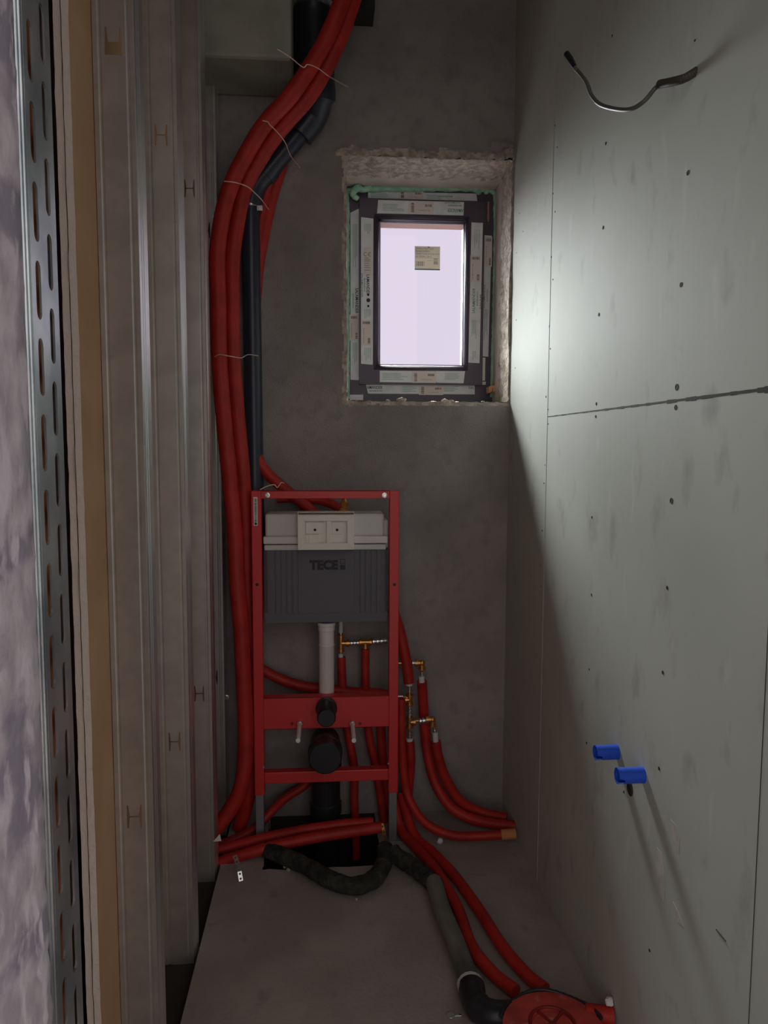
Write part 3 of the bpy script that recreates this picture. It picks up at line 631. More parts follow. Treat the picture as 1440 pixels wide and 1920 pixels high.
# ribbed casing built from a stepped outline
def casing(x0, x1, z0, z1):
    prof = [(x0, yb_), (x0, YCi + .012), (x0 + .012, YCi + .002)]
    def ribs(a, c, n):
        for k in range(n):
            t = a + (c - a) * k / n; s_ = (c - a) / n; prof.extend([(t, YCi), (t + s_ * .72, YCi), (t + s_ * .76, YCi + .003), (t + s_ * .96, YCi + .003)])
    ribs(x0 + .022, x0 + .115, 5); prof.extend([(x0 + .115, YCi + .001), (x1 - .115, YCi + .001)]); ribs(x1 - .112, x1 - .02, 5)
    prof.extend([(x1 - .012, YCi + .002), (x1, YCi + .012), (x1, yb_)])
    b = MB(); n = len(prof)
    b.v = [Vector((x, y, z)) for z in (z0 + .032, z1) for x, y in prof]; b.f = [[i, i + 1, n + i + 1, n + i] for i in range(n - 1)] + [[n + i for i in range(n)], list(range(n))[::-1], [0, n, 2 * n - 1, n - 1]]; b.m = [0] * len(b.f)
    b.quadprism([(x0 + .006, YCi + .004, z0), (x1 - .006, YCi + .004, z0), (x1 - .001, YCi + .004, z0 + .034), (x0 + .001, YCi + .004, z0 + .034)], (0, yb_ - YCi - .005, 0))
    return b
ci = casing(x0, x1, z0, z1).build('cistern', m_anth, tf); zc1 = z1
x0, x1, z0, z1 = wr_(496, 720, 963, 1034, YCi)
b = MB(); b.box(x0 + .002, x1, YCi - .004, yb_ - .01, at(610, 1006, YCi).z, z1); b.box(x1 - .002, x1 + .016, YCi + .01, yb_ - .02, at(610, 1030, YCi).z, at(725, 975, YCi).z)
b.build('tank', m_lid, ci, bevel=.008)
xb0, xb1, zb0, zb1 = wr_(494, 727, 1005, 1019, YCi); b = MB(); b.box(xb0, xb1, YCi - .012, yb_ - .01, zb0, zb1); b.build('tank_band', mat('pale_plastic_band', (.76, .72, .69), .4), ci, bevel=.004)
b = MB(); b.box(xb0 + .002, xb1 - .006, YCi - .009, yb_ - .01, zc1, zb0 - .003); b.build('tank_skirt', m_lid, ci, bevel=.004)
x0, x1, z0, z1 = wr_(558, 664.5, 960, 1031, YFm - .025); ya = YFm - .025
b = MB()
e = .024; ring(b, (x0, x1, z0, z1 - .010), (x0 + e, x1 - e, z0 + .022, z1 - .030), ya, ya + .006); ring(b, (x0, x1, z0, z1), (x0 + .002, x1 - .002, z0 + .002, z1 - .002), ya + .004, YCi)
b.box(x0, x1, ya - .003, ya + .02, z1 - .012, z1 - .009)
b.box(x0 + .004, x1 - .004, ya + .014, ya + .018, z0 + .004, z1 - .012)
cxm = x0 + (x1 - x0) * .53; b.box(cxm - .004, cxm + .010, ya + .002, ya + .015, z0 + .02, z1 - .03)
b.box(x0 + e, x0 + e + .045, ya + .004, ya + .015, z0 + .022, z0 + .050)
for k in (0, .010): b.box(x0 + e + .003 + k, x0 + e + .006 + k, ya + .001, ya + .015, z0 + .022, z0 + .048)
b.box(x0 + e + .002, cxm - .012, ya + .009, ya + .015, z0 + .052, z1 - .034); b.box(cxm + .014, x1 - e - .016, ya + .009, ya + .015, z0 + .05, z1 - .034)
b.build('access_box', m_white, ci, bevel=.0012)
for px in (590.5, 632):
    p = at(px, 993.5, ya + .009); b = MB(); b.lathe(p, p + Vector((0, -.003, 0)), [(0, .0045), (.6, .0045), (1, .003)], 12); b.build('box_screw', m_gap, ci)
# lettering TECE and the two-square mark
b = MB(); X0, X1, Z0, Z1 = wr_(580, 634, 1050, 1068.5, YCi)
b.text('TECE', (X0 + X1) / 2, (Z0 + Z1) / 2, YCi - .0006, w=X1 - X0, h=Z1 - Z0, m=0, bold=.06)
X0, X1, Z0, Z1 = wr_(638, 647.5, 1048, 1068, YCi); zm = (Z0 + Z1) / 2; ring(b, (X0, X1, zm + .001, Z1), (X0 + .002, X1 - .002, zm + .003, Z1 - .002), YCi - .0007, YCi + .0002); b.box(X0, X1, YCi - .0007, YCi + .0002, Z0, zm - .002)
b.build('lettering', m_ink, ci)
# flush pipe
p0, p1 = at(612, 1166, YFm + .06), at(612, 1320, YFm + .06); zT, zB = p0.z, zmp0
c = Vector((p0.x, YFm + .06, 0)); Lp = zT - zB
tt = lambda py: (zT - at(612, py, YFm + .06).z) / Lp
b = MB(); b.lathe(c + Vector((0, 0, zT)), c + Vector((0, 0, zB)), [(0, .031), (tt(1172), .031), (tt(1173), .0285), (tt(1181), .0285), (tt(1182), .0262), (tt(1207), .0262), (tt(1208), .028), (tt(1210), .028), (tt(1211), .0268), (1, .0255)], 28)
b.build('flush_pipe', m_pipew, tf, smooth=40)
# black flush stub and drain elbow, both pointing to the viewer
p = at(612, 1327, YFm - .005); b = MB()
b.lathe(p + Vector((0, .05, 0)), p + Vector((0, -.100, 0)), [(0, .034), (.30, .034), (.34, .036), (.42, .036), (.44, .0315), (.97, .0305), (1, .027), (1.0, .014)], 28); b.build('flush_outlet', m_black, tf, smooth=40)
pe = at(610, 1397, YFm); ex, ez = pe.x, pe.z; b = MB()
b.lathe(Vector((ex, YFm + .035, ez)), Vector((ex, YFm - .110, ez)), [(0, .050), (.50, .050), (.52, .0570), (.64, .0570), (.66, .054), (.97, .054), (1, .050), (1, .02)], 32)
arc = [Vector((ex, YFm + .035 + .055 * math.sin(t), ez - .055 + .055 * math.cos(t))) for t in [k * math.pi / 2 / 10 for k in range(11)]]
b.tube([Vector((ex, YFm + .02, ez))] + arc + [Vector((ex, YFm + .09, ez - .12))], .047, 28)
zc = ez - .12; b.lathe(Vector((ex, YFm + .09, zc + .03)), Vector((ex, YFm + .09, -.24)), [(0, .050), (.02, .056), (.12, .056), (.13, .051), (.30, .051), (.31, .056), (.38, .056), (.39, .050), (1, .050)], 32)
b.build('drain_elbow', m_black, tf, smooth=40)
for px in (562, 660.5):
    p = at(px, 1356, YFm); b = MB(); b.cyl(p + Vector((0, .02, 0)), p + Vector((0, -.150, 0)), .0074, 16); b.build('mounting_rod', m_rod, tf, smooth=40)
    b = MB(); b.lathe(p + Vector((0, .002, 0)), p + Vector((0, -.010, 0)), [(0, .0125), (.6, .0125), (1, .009)], 18); b.build('rod_nut', m_steel, tf, smooth=40)
for px in (547.5, 675):
    p = at(px, 1357, YFm); b = MB(); b.lathe(p + Vector((0, .0008, 0)), p + Vector((0, -.0003, 0)), [(0, .0058), (1, .0058)], 14); b.build('mounting_hole', m_redd, tf)
# brass inlet valve on top of the cistern
b = MB(); p = at(645, 962, YFm + .09); q = at(645, 935, YFm + .09)
b.lathe(p - Vector((0, 0, .03)), q, [(0, .012), (.45, .012), (.46, .016), (.62, .016), (.63, .010), (.70, .010), (.72, .014), (.86, .012), (1, .007)], 6); b.lathe(p + Vector((0, -.016, .005)), p + Vector((0, .02, .005)), [(0, .006), (1, .006)], 12)
b.build('inlet_valve', m_brass, tf)

# ------------------------------------------------------------------ red insulated pipes
def redpipe(pts, r, label, group='red insulated water pipes', n=12, m=None):
    rr = lambda p, a, i: 1 + .03 * noise.noise(p * 30) + (.012 if i % 2 else -.012)
    b = MB(); b.tube(cr(pts, n), r, 16, rf=rr); return tag(b.build('insulated_pipe', m or m_red, smooth=True), label, 'pipe', group)
A = lambda L_: [at(*q) for q in L_]
g = 'thick red pipes climbing beside the black pipe'
redpipe(A([(663, -60, 2.40), (642, 0, 2.40), (606, 84, 2.41), (550, 172, 2.42), (497, 232, 2.43), (461, 290, 2.44), (432, 350, 2.44), (416, 410, 2.44), (407, 480, 2.44), (409, 560, 2.44), (411, 670, 2.44), (419, 780, 2.44),
     (430, 890, 2.44), (440, 1000, 2.44), (444, 1090, 2.43), (452, 1180, 2.43), (457, 1288, 2.43), (461, 1375, 2.43), (455, 1461, 2.42), (436, 1510, 2.42), (405, 1553, 2.41), (388, 1570, 2.405)]), .0255,
     'outermost thick red insulated pipe, rising full height beside the metal studs', g)
redpipe(A([(678, -60, 2.45), (662, 0, 2.45), (632, 84, 2.45), (585, 172, 2.46), (533, 234, 2.47), (498, 281, 2.48), (462, 345, 2.49), (448, 400, 2.49), (436, 480, 2.49), (435, 560, 2.49), (437, 670, 2.49), (445, 780, 2.50),
     (455, 890, 2.50), (461, 1000, 2.51), (463, 1090, 2.52), (470, 1180, 2.53), (474, 1288, 2.535), (475, 1400, 2.54), (468, 1480, 2.545), (458, 1520, 2.55), (448, 1552, 2.56)]), .0250,
     'inner thick red insulated pipe, running down between its twin and the black pipe', g)
g2 = 'thin red pipes tucked behind the black pipe'
redpipe(A([(540, 270, 2.635), (532, 300, 2.635), (516, 350, 2.635), (503, 400, 2.635), (493, 450, 2.635), (484, 505, 2.64), (478, 580, 2.64)]), .0195, 'short visible red pipe leaving the black pipe on its right side, below the diagonal', g2)
redpipe(A([(517, 300, 2.62), (505, 340, 2.62), (494, 390, 2.62), (484, 440, 2.62), (477, 500, 2.63)]), .016, 'red pipe squeezed between the black pipe and its neighbour below the diagonal', g2)
g3 = 'red pipes behind the top of the toilet frame'
redpipe(A([(480, 850, 2.60), (492, 876, 2.60), (512, 898, 2.60), (540, 922, 2.60), (568, 944, 2.61), (588, 962, 2.61), (605, 985, 2.62)]), .0195, 'red pipe slanting from the black pipe down behind the left of the cistern', g3)
redpipe(A([(520, 935, 2.63), (560, 934, 2.63), (600, 938, 2.63), (628, 948, 2.62), (645, 962, 2.61)]), .016, 'red pipe bending towards the brass valve behind the top rail', g3)
redpipe(A([(470, 1240, 2.60), (494, 1257, 2.60), (530, 1275, 2.60), (570, 1287, 2.60), (610, 1292, 2.60), (660, 1298, 2.60), (725, 1304, 2.60), (745, 1330, 2.60)]), .0185, 'red pipe sagging across behind the white flush pipe', 'red pipes behind the toilet frame')

def pipe_asm(name, label, group=None): return thing(name, label, 'pipe', group)
def fitting(b, pa, pb, r, n=3, m=0):
    """ringed compression coupling"""
    prof = []
    for k in range(n):
        t = k / n; prof += [(t, r * .62), (t + .25 / n, r), (t + .65 / n, r), (t + .75 / n, r * .62)]
    prof.append((1, r * .6)); b.lathe(pa, pb, prof, 14, m)
# two short supply pipes with manifold behind the crossbar
YM = 2.60
mf = thing('pipe_manifold', 'brass tee manifold with silver couplings between the cistern and the mounting plate', 'pipe fitting')
def tee(b, c, s=.012, dirs=((1, 0, 0), (-1, 0, 0), (0, 0, -1)), l=.022):
    c = Vector(c)
    for d in dirs: b.lathe(c, c + Vector(d) * l, [(0, s * .85), (.6, s * .85), (.62, s * 1.15), (1, s * 1.15)], 12)
b = MB(); tee(b, at(685, 1204, YM)); b.build('tee', m_brass, mf, smooth=40)
b = MB(); tee(b, at(639, 1206, YM), .011, ((1, 0, 0), (0, 0, 1), (0, 0, -1)), .03); b.build('tee', m_brass, mf, smooth=40)
b = MB(); b.cyl(at(645, 1206, YM), at(735, 1203, YM), .006, 12); b.build('tube', m_brass, mf, smooth=True)
b = MB(); fitting(b, at(650, 1206, YM), at(674, 1205, YM), .011, 4); b.build('coupling', m_steel, mf, smooth=30)
b = MB(); fitting(b, at(697, 1203, YM), at(726, 1201, YM), .013, 4); b.build('coupling', m_steel, mf, smooth=30)
for pa, pb in ((1185, 1202), (1220, 1230)): b = MB(); fitting(b, at(639, pa, YM), at(639, pb, YM), .006, 3); b.build('nipple', m_steel, mf, smooth=30)
for pa, pb, r in ((1165, 1186, .0075), (1226, 1234, .0085)): b = MB(); b.cyl(at(639, pa, YM), at(639, pb, YM), r, 14); b.build('sleeve', m_cap, mf, smooth=40)
redpipe(A([(640, 1232, YM), (641, 1260, YM), (643, 1300, YM), (650, 1360, 2.6), (664, 1440, 2.6), (664, 1500, 2.6), (667, 1560, 2.59), (668, 1610, 2.58)]), .0150, 'thin red pipe hanging below the manifold, nearest the white flush pipe', 'red pipes behind the toilet frame')
redpipe(A([(685, 1216, YM), (685, 1260, YM), (686, 1310, YM), (692, 1380, 2.60), (705, 1440, 2.60), (716, 1510, 2.6), (722, 1560, 2.58)]), .0150, 'thin red pipe hanging below the manifold, nearer the right post', 'red pipes behind the toilet frame')
redpipe(A([(712, 1330, 2.62), (716, 1400, 2.62), (722, 1460, 2.62), (730, 1520, 2.62)]), .0165, 'red pipe passing down behind the right end of the mounting plate', 'red pipes behind the toilet frame')
# right-hand group beside the frame
GR = 'red pipes and fittings on the back wall right of the frame'
YM2 = 2.56
redpipe(A([(735, 1140, YM2), (748, 1178, YM2), (756, 1212, YM2), (763, 1248, YM2), (767, 1280, YM2)]), .0190, 'red pipe slanting down from the right post to the upper fittings', GR)
mg = thing('pipe_manifold', 'brass elbows and silver couplings stacked right of the red toilet frame', 'pipe fitting')
for py in (1312, 1354): b = MB(); tee(b, at(768, py, YM2), .0115, ((0, 0, 1), (0, 0, -1), (-1, 0, 0) if py < 1330 else (1, 0, 0)), .02); b.build('tee', m_brass, mg, smooth=40)
b = MB(); b.cyl(at(768, 1284, YM2), at(768, 1386, YM2), .005, 12); b.cyl(at(745, 1243, YM2), at(792, 1243, YM2), .005, 10); b.cyl(at(770, 1352, YM2), at(812, 1349, YM2), .005, 10); b.cyl(at(745, 1306, YM2), at(768, 1308, YM2), .006, 10); b.build('tube', m_brass, mg)
for pa, pb, r in (((768, 1286), (768, 1298), .008), ((768, 1322), (768, 1344), .0095), ((768, 1372), (768, 1386), .009), ((772, 1243), (782, 1243), .011), ((785, 1352), (803, 1350), .0125), ((745, 1306), (755, 1306), .009)):
    b = MB(); fitting(b, at(*pa, YM2), at(*pb, YM2), r, 3); b.build('coupling', m_steel, mg, smooth=30)
for (px, py), (qx, qy) in (((791, 1243), (792, 1262)), ((811, 1349), (815, 1368))):
    b = MB(); c = at(px, py, YM2); tee(b, c, .012, ((-1, 0, 0), (0, 0, -1)), .024); b.rock(c, .012, sub=2, amp=0); b.build('elbow', m_brass, mg, smooth=40)
for pa, pb, r in (((767, 1279), (767, 1285), .0115), ((790, 1268), (791, 1279), .0105), ((816, 1373), (817, 1391), .0105), ((768, 1384), (768, 1390), .012)):
    b = MB(); b.cyl(at(*pa, YM2), at(*pb, YM2), r, 16); b.build('sleeve', m_cap, mg, smooth=40)
for pa, pb in (((791, 1258), (791, 1270)), ((813, 1360), (816, 1375))): b = MB(); fitting(b, at(*pa, YM2), at(*pb, YM2), .006, 2); b.build('nipple', m_steel, mg, smooth=30)
redpipe(A([(791, 1278, YM2), (793, 1310, 2.585), (796, 1360, 2.605), (803, 1420, 2.60), (817, 1470, 2.58), (842, 1510, 2.55), (874, 1531, 2.53), (915, 1543, 2.50), (966, 1549, 2.475)]), .0180, 'red pipe curving from the upper brass elbow to the foot of the right wall', GR)
redpipe(A([(817, 1390, YM2), (822, 1420, 2.56), (836, 1460, 2.57), (862, 1500, 2.57), (900, 1522, 2.57), (950, 1534, 2.53)]), .0180, 'red pipe curving from the lower brass elbow to the foot of the right wall', GR)
redpipe(A([(768, 1389, YM2), (770, 1420, YM2), (769, 1450, 2.575), (765, 1490, 2.59), (760, 1530, 2.60)]), .0165, 'red pipe dropping from the stacked fittings to the floor beside the right leg', GR)
redpipe(A([(752, 1310, 2.53), (753, 1380, 2.53), (757, 1450, 2.53), (768, 1500, 2.52), (798, 1543, 2.47), (848, 1566, 2.43), (905, 1567, 2.41), (964, 1563, 2.40)]), .0150, 'thin red pipe hugging the right post, bending along the floor to the right wall', GR)
# along the floor to the red gully
rg = .0168
fp = lambda L_, r: [fl(x, y, r) for x, y in L_]
g4 = 'two red pipes running along the floor to the red cover'
redpipe([at(738, 1500, 2.55)] + fp([(752, 1556), (783, 1592), (818, 1632), (857, 1700), (883, 1772), (922, 1823), (967, 1859)], rg + .006), rg, 'red floor pipe next to the dusty grey pipe, ending at the red cover', g4)
redpipe([at(752, 1490, 2.57)] + fp([(777, 1565), (811, 1598), (852, 1642), (898, 1706), (943, 1776), (988, 1828), (1022, 1856)], rg + .005), rg, 'red floor pipe on the right, reaching the far edge of the red cover', g4)
# left horizontal pair crossing in front of the legs
g5 = 'red pipes lying across the floor in front of the frame'
redpipe(A([(368, 1632, 2.375), (400, 1621, 2.375), (445, 1606, 2.37), (500, 1590, 2.375), (565, 1575, 2.385), (640, 1562, 2.40), (715, 1551, 2.415)]), .0185, 'red pipe lying lowest across the floor in front of the frame legs', g5)
redpipe(A([(368, 1602, 2.42), (400, 1595, 2.42), (445, 1584, 2.425), (500, 1570, 2.43), (565, 1557, 2.435), (640, 1546, 2.437), (700, 1542, 2.437)]), .0170, 'upper of the two red pipes lying across in front of the frame legs', g5)
redpipe(A([(380, 1600, 2.47), (402, 1588, 2.48), (440, 1574, 2.50), (478, 1553, 2.53), (508, 1522, 2.56), (534, 1497, 2.60), (566, 1476, 2.628), (588, 1456, 2.632)]), .0160, 'thin red pipe rising diagonally behind the lower left of the toilet frame', g5)
b = MB(); b.cyl(at(940, 1565, 2.405), at(967, 1563, 2.40), .0175, 16); tag(b.build('pipe_sleeve', m_orange, smooth=40), 'orange pipe end cap at the foot of the right wall', 'pipe end')

# ------------------------------------------------------------------ black waste pipes
vp = thing('waste_pipe', 'black waste pipe rising behind the thick red pipes with a diagonal offset', 'pipe')
b = MB(); b.cyl(at(584, -70, 2.575), at(590, 150, 2.585), .066, 28); b.build('upper_pipe', m_black, vp, smooth=40)
b = MB(); b.tube(cr(A([(590, 140, 2.58), (594, 180, 2.56), (585, 215, 2.59), (560, 250, 2.60)]), 8), [.062] * 10 + [.052] * 15, 24); b.build('elbow', m_navy, vp, smooth=40)
b = MB(); b.cyl(at(578, 228, 2.605), at(493, 330, 2.605), .037, 24); b.lathe(at(580, 226, 2.605), at(566, 244, 2.605), [(0, .042), (1, .042)], 24); b.lathe(at(505, 315, 2.605), at(494, 329, 2.605), [(0, .041), (1, .041)], 24); b.build('diagonal_pipe', m_navy, vp, smooth=40)
b = MB(); b.tube(cr(A([(496, 326, 2.605), (478, 350, 2.605), (468, 385, 2.605)]), 8), .038, 24); b.build('elbow', m_navy, vp, smooth=40)
b = MB(); b.cyl(at(469, 375, 2.605), at(478, 940, 2.605), .031, 24); b.cyl(at(478, 940, 2.605), at(482, 1060, 2.605), .031, 24); b.build('lower_pipe', m_navy, vp, smooth=40)
cl = thing('pipe_clamp', 'zinc pipe clamp around the black waste pipe, below its diagonal', 'clamp')
c = at(469, 387, 2.605); b = MB(); b.lathe(c - Vector((0, 0, .007)), c + Vector((0, 0, .007)), [(0, .0335), (0.1, .036), (.9, .036), (1, .0335)], 24); b.build('band', m_steel, cl, smooth=40)
c = at(489, 391, 2.585); b = MB(); b.box(c.x - .012, c.x + .006, c.y - .006, c.y + .006, c.z - .008, c.z + .008); b.cyl(c + Vector((0, 0, -.004)), c + Vector((0, -.02, -.008)), .004, 10); b.build('clamp_screw', m_steel, cl)
cl = thing('pipe_clamp', 'zinc pipe clamp around the wide black pipe at the very top', 'clamp')
c = at(584, 4, 2.54); b = MB(); b.lathe(c - Vector((0, 0, .010)), c + Vector((0, 0, .012)), [(0, .067), (0.1, .071), (.9, .071), (1, .067)], 28); b.build('band', m_steel, cl, smooth=40)
b = MB(); b.box(c.x - .085, c.x - .066, c.y - .03, c.y - .018, c.z - .012, c.z + .012); b.build('clamp_screw', m_steel, cl)
# black drain crossing floor
fz = lambda p, a, i: 1 + .10 * noise.noise(p * 55) + .05 * noise.noise(p * 160)
b = MB(); b.tube(cr([fl(500, 1592, .03), fl(531, 1605, .031), fl(574, 1624, .03), fl(621, 1650, .03), fl(664, 1661, .03), fl(703, 1646, .032), fl(722, 1612, .036), fl(722, 1590, .045)], 12), .0265, 18, rf=fz)
tag(b.build('felt_wrapped_hose', m_fuzzy, smooth=True), 'black felt-wrapped hose looping over the floor in front of the pit', 'hose')
b = MB(); b.tube(cr([fl(736, 1594, .05), fl(745, 1606, .04), fl(770, 1622, .035), fl(800, 1645, .032), fl(820, 1664, .030)], 12), .0265, 18, rf=fz)
tag(b.build('felt_wrapped_hose', m_fuzzy, smooth=True), 'short black felt-wrapped hose between the right leg and the dusty grey pipe', 'hose')
dp = thing('waste_pipe', 'dusty grey waste pipe along the floor with black elbow at the red cover', 'pipe')
b = MB(); pts = cr([fl(814, 1655, .036), fl(829, 1706, .030), fl(853, 1764, .030), fl(874, 1822, .030), fl(885, 1856, .030)], 10); b.tube(pts, .0255, 22)
b.rock(pts[0], .0255, sub=2, amp=.05); b.build('pipe', m_dusty, dp, smooth=40)
b = MB(); b.tube(cr([fl(884, 1850, .032), fl(888, 1874, .032), fl(902, 1893, .034), fl(930, 1903, .036), fl(966, 1903, .038)], 8), .031, 22, rf=lambda p, a, i: 1 + (.06 if i < 5 or 12 < i < 16 else 0)); b.build('elbow', m_black, dp, smooth=40)
st = MB(); c0, c1 = fl(882, 1848, .030), fl(884, 1856, .030)
def punched(b, pts, w, nrm, hole_r=.004, t=.001, every=.016):
    """perforated metal strap along pts: rings joined into a band"""
    pts = [Vector(p) for p in pts]; nrm = Vector(nrm)
    for a, c in zip(pts[:-1], pts[1:]):
        d = (c - a); L_ = d.length; d.normalize(); s = d.cross(nrm).normalized(); k = max(1, round(L_ / every)); st_ = L_ / k
        outl = [(0, -w / 2), (L_, -w / 2), (L_, w / 2), (0, w / 2)]
        hs = [[(st_ * (i + .5) + hole_r * math.cos(q * math.pi / 4), hole_r * math.sin(q * math.pi / 4)) for q in range(8)] for i in range(k)]
        v, f = sheet(outl, hs); b.add([a + d * x + s * y for x, y, _ in v], f)
b = MB(); cc = (c0 + c1) / 2; ax = (c1 - c0).normalized(); u = Vector((0, 0, 1)); w = ax.cross(u)
ringp = [cc + (w * math.cos(t) + u * math.sin(t)) * .0325 for t in [k * math.pi / 8 for k in range(9)]]
for a, c in zip(ringp[:-1], ringp[1:]):
    if True:
        d = (c - a).normalized(); s_ = ax; L_ = (c - a).length; v, f = sheet([(0, -.014), (L_, -.014), (L_, .014), (0, .014)], [[(L_ / 2 + .003 * math.cos(q), .003 * math.sin(q)) for q in [0, 1.57, 3.14, 4.71]]]); b.add([a + d * x + s_ * y for x, y, _ in v], f)
q = fl(852, 1905, .003); b2 = MB()
tag(b.build('perforated_strap', m_cap, solid=.001), 'pale perforated strap over the dusty grey pipe, next to its black elbow', 'strap')
b = MB(); c = fl(845, 1905, .002); b.lathe(c, c + Vector((0, 0, .003)), [(0, .010), (1, .010), (1, .0045)], 20); b.box(c.x + .006, c.x + .026, c.y - .003, c.y + .003, .001, .004)
tag(b.build('strap_anchor', m_steel, bevel=.0006), 'small zinc washer tab lying on the floor left of the black elbow', 'washer')
b = MB(); punched(b, [at(440, 1604, 2.30), at(446, 1620, 2.28), at(449, 1634, 2.26), fl(452, 1652, .004)], .013, (.3, -1, .3), .0035)
tag(b.build('perforated_strap', m_steel, solid=.001), 'perforated zinc strap hanging over the red pipes beside the metal studs', 'strap')
b = MB(); punched(b, [at(716, 1544, 2.41), at(719, 1556, 2.395), at(722, 1572, 2.39), fl(722, 1585, .004)], .010, (.2, -1, .3), .003)
tag(b.build('perforated_strap', m_brass, solid=.001), 'small perforated strap at the right end of the red floor pipes', 'strap')

# ------------------------------------------------------------------ red gully cover bottom right
gz = .075; gR = .112
gc = Vector((.535, fl(1035, 1857, gz).y - gR, 0)); gc.x = fl(1030, 1905, gz).x
gu = thing('floor_drain_cover', 'round red plastic floor drain with embossed spoked ring, pipes running into it', 'drain')
b = MB(); b.lathe(gc, gc + Vector((0, 0, gz)), [(0, gR - .01), (.8, gR - .008), (.82, gR), (.98, gR), (1, gR - .004), (1, .055), (.96, .055), (.96, .047), (1, .047), (1, .01)], 48); b.build('cover', m_redg, gu, smooth=30)
b = MB(); rin = [gc + Vector((.050 * math.cos(t), .050 * math.sin(t) + .01, gz + .001)) for t in [k * 2 * math.pi / 40 for k in range(41)]]
b.tube(rin, .0035, 8, cap=False); gcc = gc + Vector((0, .01, gz + .001))
for a in (-30, 45, 120, 200, 270): b.tube([gcc, gcc + Vector((.049 * math.cos(math.radians(a)), .049 * math.sin(math.radians(a)), 0))], .0035, 8)
b.build('embossed_ring', m_redd, gu, smooth=True)
for a in range(0, 360, 24):
    if a % 72 == 0: continue
    b = MB(); r = math.radians(a + 6); p = gc + Vector((gR * math.cos(r), gR * math.sin(r), gz * .9)); b.lathe(p - Vector((0, 0, .012)), p + Vector((0, 0, .004)), [(0, .009), (.8, .009), (1, .006)], 12); b.build('lug', m_redg, gu, smooth=40)
b = MB(); p = gc + Vector((-gR - .002, .012, gz * .85)); b.rock(p, .010, sub=2, amp=.1); b.build('nozzle', m_orange, gu, smooth=True)
b = MB(); b.tube([gc + Vector(((gR + .006) * math.cos(t), (gR + .006) * math.sin(t), gz - .004 + .003 * math.sin(5 * t))) for t in [math.radians(10 + 4 * k) for k in range(38)]], .0042, 10, rf=lambda p, a, i: 1 + .25 * (i % 2))
tag(b.build('black_cord', m_black, smooth=True), 'black cord wound around the rim of the red floor drain', 'cord')
b = MB(); p0, p1 = Vector((gc.x + gR - .02, fl(1130, 1905, .06).y + .012, .058)), Vector((XR - .004, fl(1130, 1905, .06).y + .0, .058)); b.cyl(p0, p1, .022, 20); tag(b.build('insulated_pipe', m_red, smooth=40), 'short red pipe stub between the red floor drain and right wall', 'pipe', 'red insulated water pipes')
b = MB(); b.rock(p1 + Vector((-.008, .006, .032)), .010, sub=2); tag(b.build('mortar_crumb', m_wpap), 'white plaster crumb on the red stub by the right wall', 'rubble')

# ------------------------------------------------------------------ blue conduits, hanging cable
for k, ((px, py), l_, lab) in enumerate([((1158, 1410), .052, 'upper blue conduit sleeve sticking out of the plasterboard wall'), ((1206, 1453), .056, 'lower blue conduit sleeve sticking out above a drilled hole')]):
    p = atX(px, py, XR); b = MB(); seg = 28; ro, ri = .0165, .0138; vs = []; sgn = -1
    # open tube with a notch in the lower half of the free end
    for j in range(seg + 1):
        a = 2 * math.pi * j / seg; dep = l_ - (.012 if 3.35 < a < 4.25 else 0)
        for r in (ro, ri):
            for xx in (0, dep): vs.append(p + Vector((-xx, r * math.cos(a), r * math.sin(a))))
    fs = []
    for j in range(seg):
        q, w = j * 4, (j + 1) * 4; fs += [[q, q + 1, w + 1, w], [q + 2, w + 2, w + 3, q + 3], [q + 1, q + 3, w + 3, w + 1]]
    b.add(vs, fs); b.lathe(p + Vector((-.001, 0, 0)), p + Vector((-.004, 0, 0)), [(0, ri), (1, ri)], 20)
    o = b.build('conduit_sleeve', m_blue, smooth=35); tag(o, lab, 'conduit', 'blue conduit sleeves in the right wall')
hc = thing('electric_cable', 'grey cable end drooping from dark conduit high on the right wall', 'cable')
w1 = atX(1300, 138, XR - .002)
pts = [atX(1240, 158, XR - .035), atX(1228, 166, XR - .040), atX(1205, 192, XR - .06), atX(1175, 206, XR - .075), atX(1130, 198, XR - .09), atX(1110, 180, XR - .095), atX(1100, 155, XR - .10), atX(1085, 135, XR - .10), atX(1074, 122, XR - .10)]
b = MB(); b.tube(cr(pts, 8), .0042, 10); b.build('cord', m_cable, hc, smooth=True)
b = MB(); b.tube(cr([atX(1308, 132, XR + .003), atX(1285, 146, XR - .016), atX(1262, 153, XR - .027), atX(1236, 158, XR - .036)], 14), .0070, 14, rf=lambda p, a, i: 1 + (.14 if i % 2 else 0)); b.build('conduit', m_conduit, hc, smooth=True)
b = MB(); b.tube([atX(1080, 129, XR - .10), atX(1070, 112, XR - .10), atX(1063, 102, XR - .10)], [.0045, .007, .0075], 12); b.build('taped_end', m_black, hc, smooth=40)
b = MB(); b.tube([atX(1082, 133, XR - .101), atX(1079, 127, XR - .101)], .0048, 10); b.build('bare_wire', m_steel, hc)

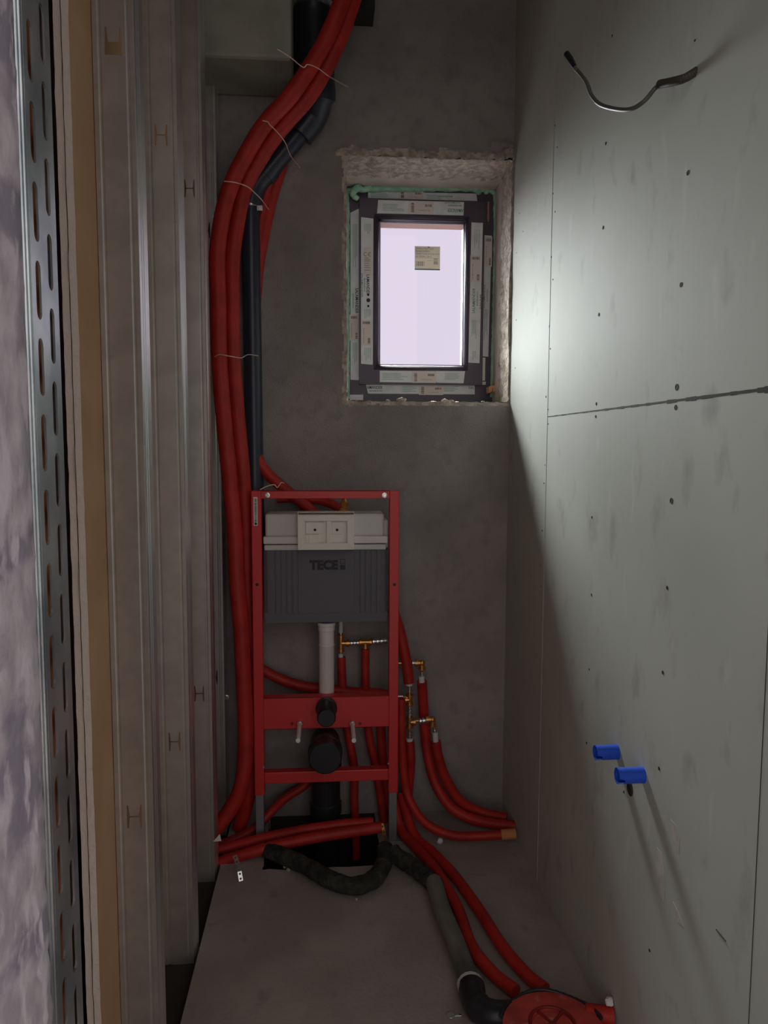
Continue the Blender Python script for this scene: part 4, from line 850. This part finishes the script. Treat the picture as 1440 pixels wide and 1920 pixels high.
# ------------------------------------------------------------------ wires round the bundle
def wire(L_, label, r=.0016):
    b = MB(); b.tube(cr(A(L_), 8), r, 6); tag(b.build('binding_wire', m_wire, smooth=True), label, 'wire', 'wire ties around the red pipes')
wire([(520, 92, 2.36), (545, 108, 2.37), (568, 126, 2.375), (577, 121, 2.375), (596, 128, 2.38), (615, 142, 2.40), (632, 152, 2.38), (652, 163, 2.36)], 'topmost wire tie on the red pipes, with long loose ends')
wire([(492, 226, 2.39), (503, 229, 2.39), (505, 233, 2.385), (522, 250, 2.41), (535, 268, 2.42), (545, 292, 2.41), (562, 314, 2.38)], 'long loose wire tie over the slanting part of the red pipes')
wire([(420, 340, 2.40), (440, 342, 2.40), (464, 350, 2.42), (478, 362, 2.44), (490, 374, 2.46), (504, 393, 2.45)], 'wire tie where the red pipes turn downwards, above the clamp')
wire([(402, 669, 2.42), (412, 665, 2.405), (432, 668, 2.40), (452, 671, 2.45), (465, 665, 2.50), (484, 667, 2.52)], 'wire tie halfway up the vertical red pipes')
wire([(488, 918, 2.42), (500, 912, 2.43), (514, 909, 2.44), (520, 914, 2.45), (527, 905, 2.46), (533, 906, 2.47)], 'loose wire twist on top of the red toilet frame')

# ------------------------------------------------------------------ small things
b = MB(); b.quadprism([at(400, 1578, 2.30), at(412, 1564, 2.30), at(415, 1577, 2.30)], (0, .002, 0)); tag(b.build('paper_scrap', m_wpap), 'white paper scrap sticking out from behind the last metal studs', 'paper')
b = MB(); p = at(425, 1307, 2.595); b.lathe(p + Vector((0, 0, 0)), p + Vector((0, -.010, 0)), [(0, .010), (.4, .010), (.5, .006), (1, .006)], 6); tag(b.build('bolt', m_steel), 'zinc bolt head on the dark rear stud left of the frame', 'bolt')
for k, (px, py, r, lab) in enumerate([(825, 1577, .010, 'white round crumb on the floor below the red pipes at right'), (584, 1646, .006, 'pale crumb beside the looping black hose, left side'), (541, 1630, .007, 'pale crumb in front of the red floor pipes'),
                                      (534, 1625, .006, 'tiny crumb next to another before the red floor pipes'), (668, 1686, .005, 'tiny crumb below the lowest bend of the black hose')]):
    b = MB(); p = fl(px, py, r * .7); b.rock(p, r, sub=2); tag(b.build('mortar_crumb', m_wpap if k == 0 else m_stone), lab, 'rubble', 'crumbs on the floor')
settle()
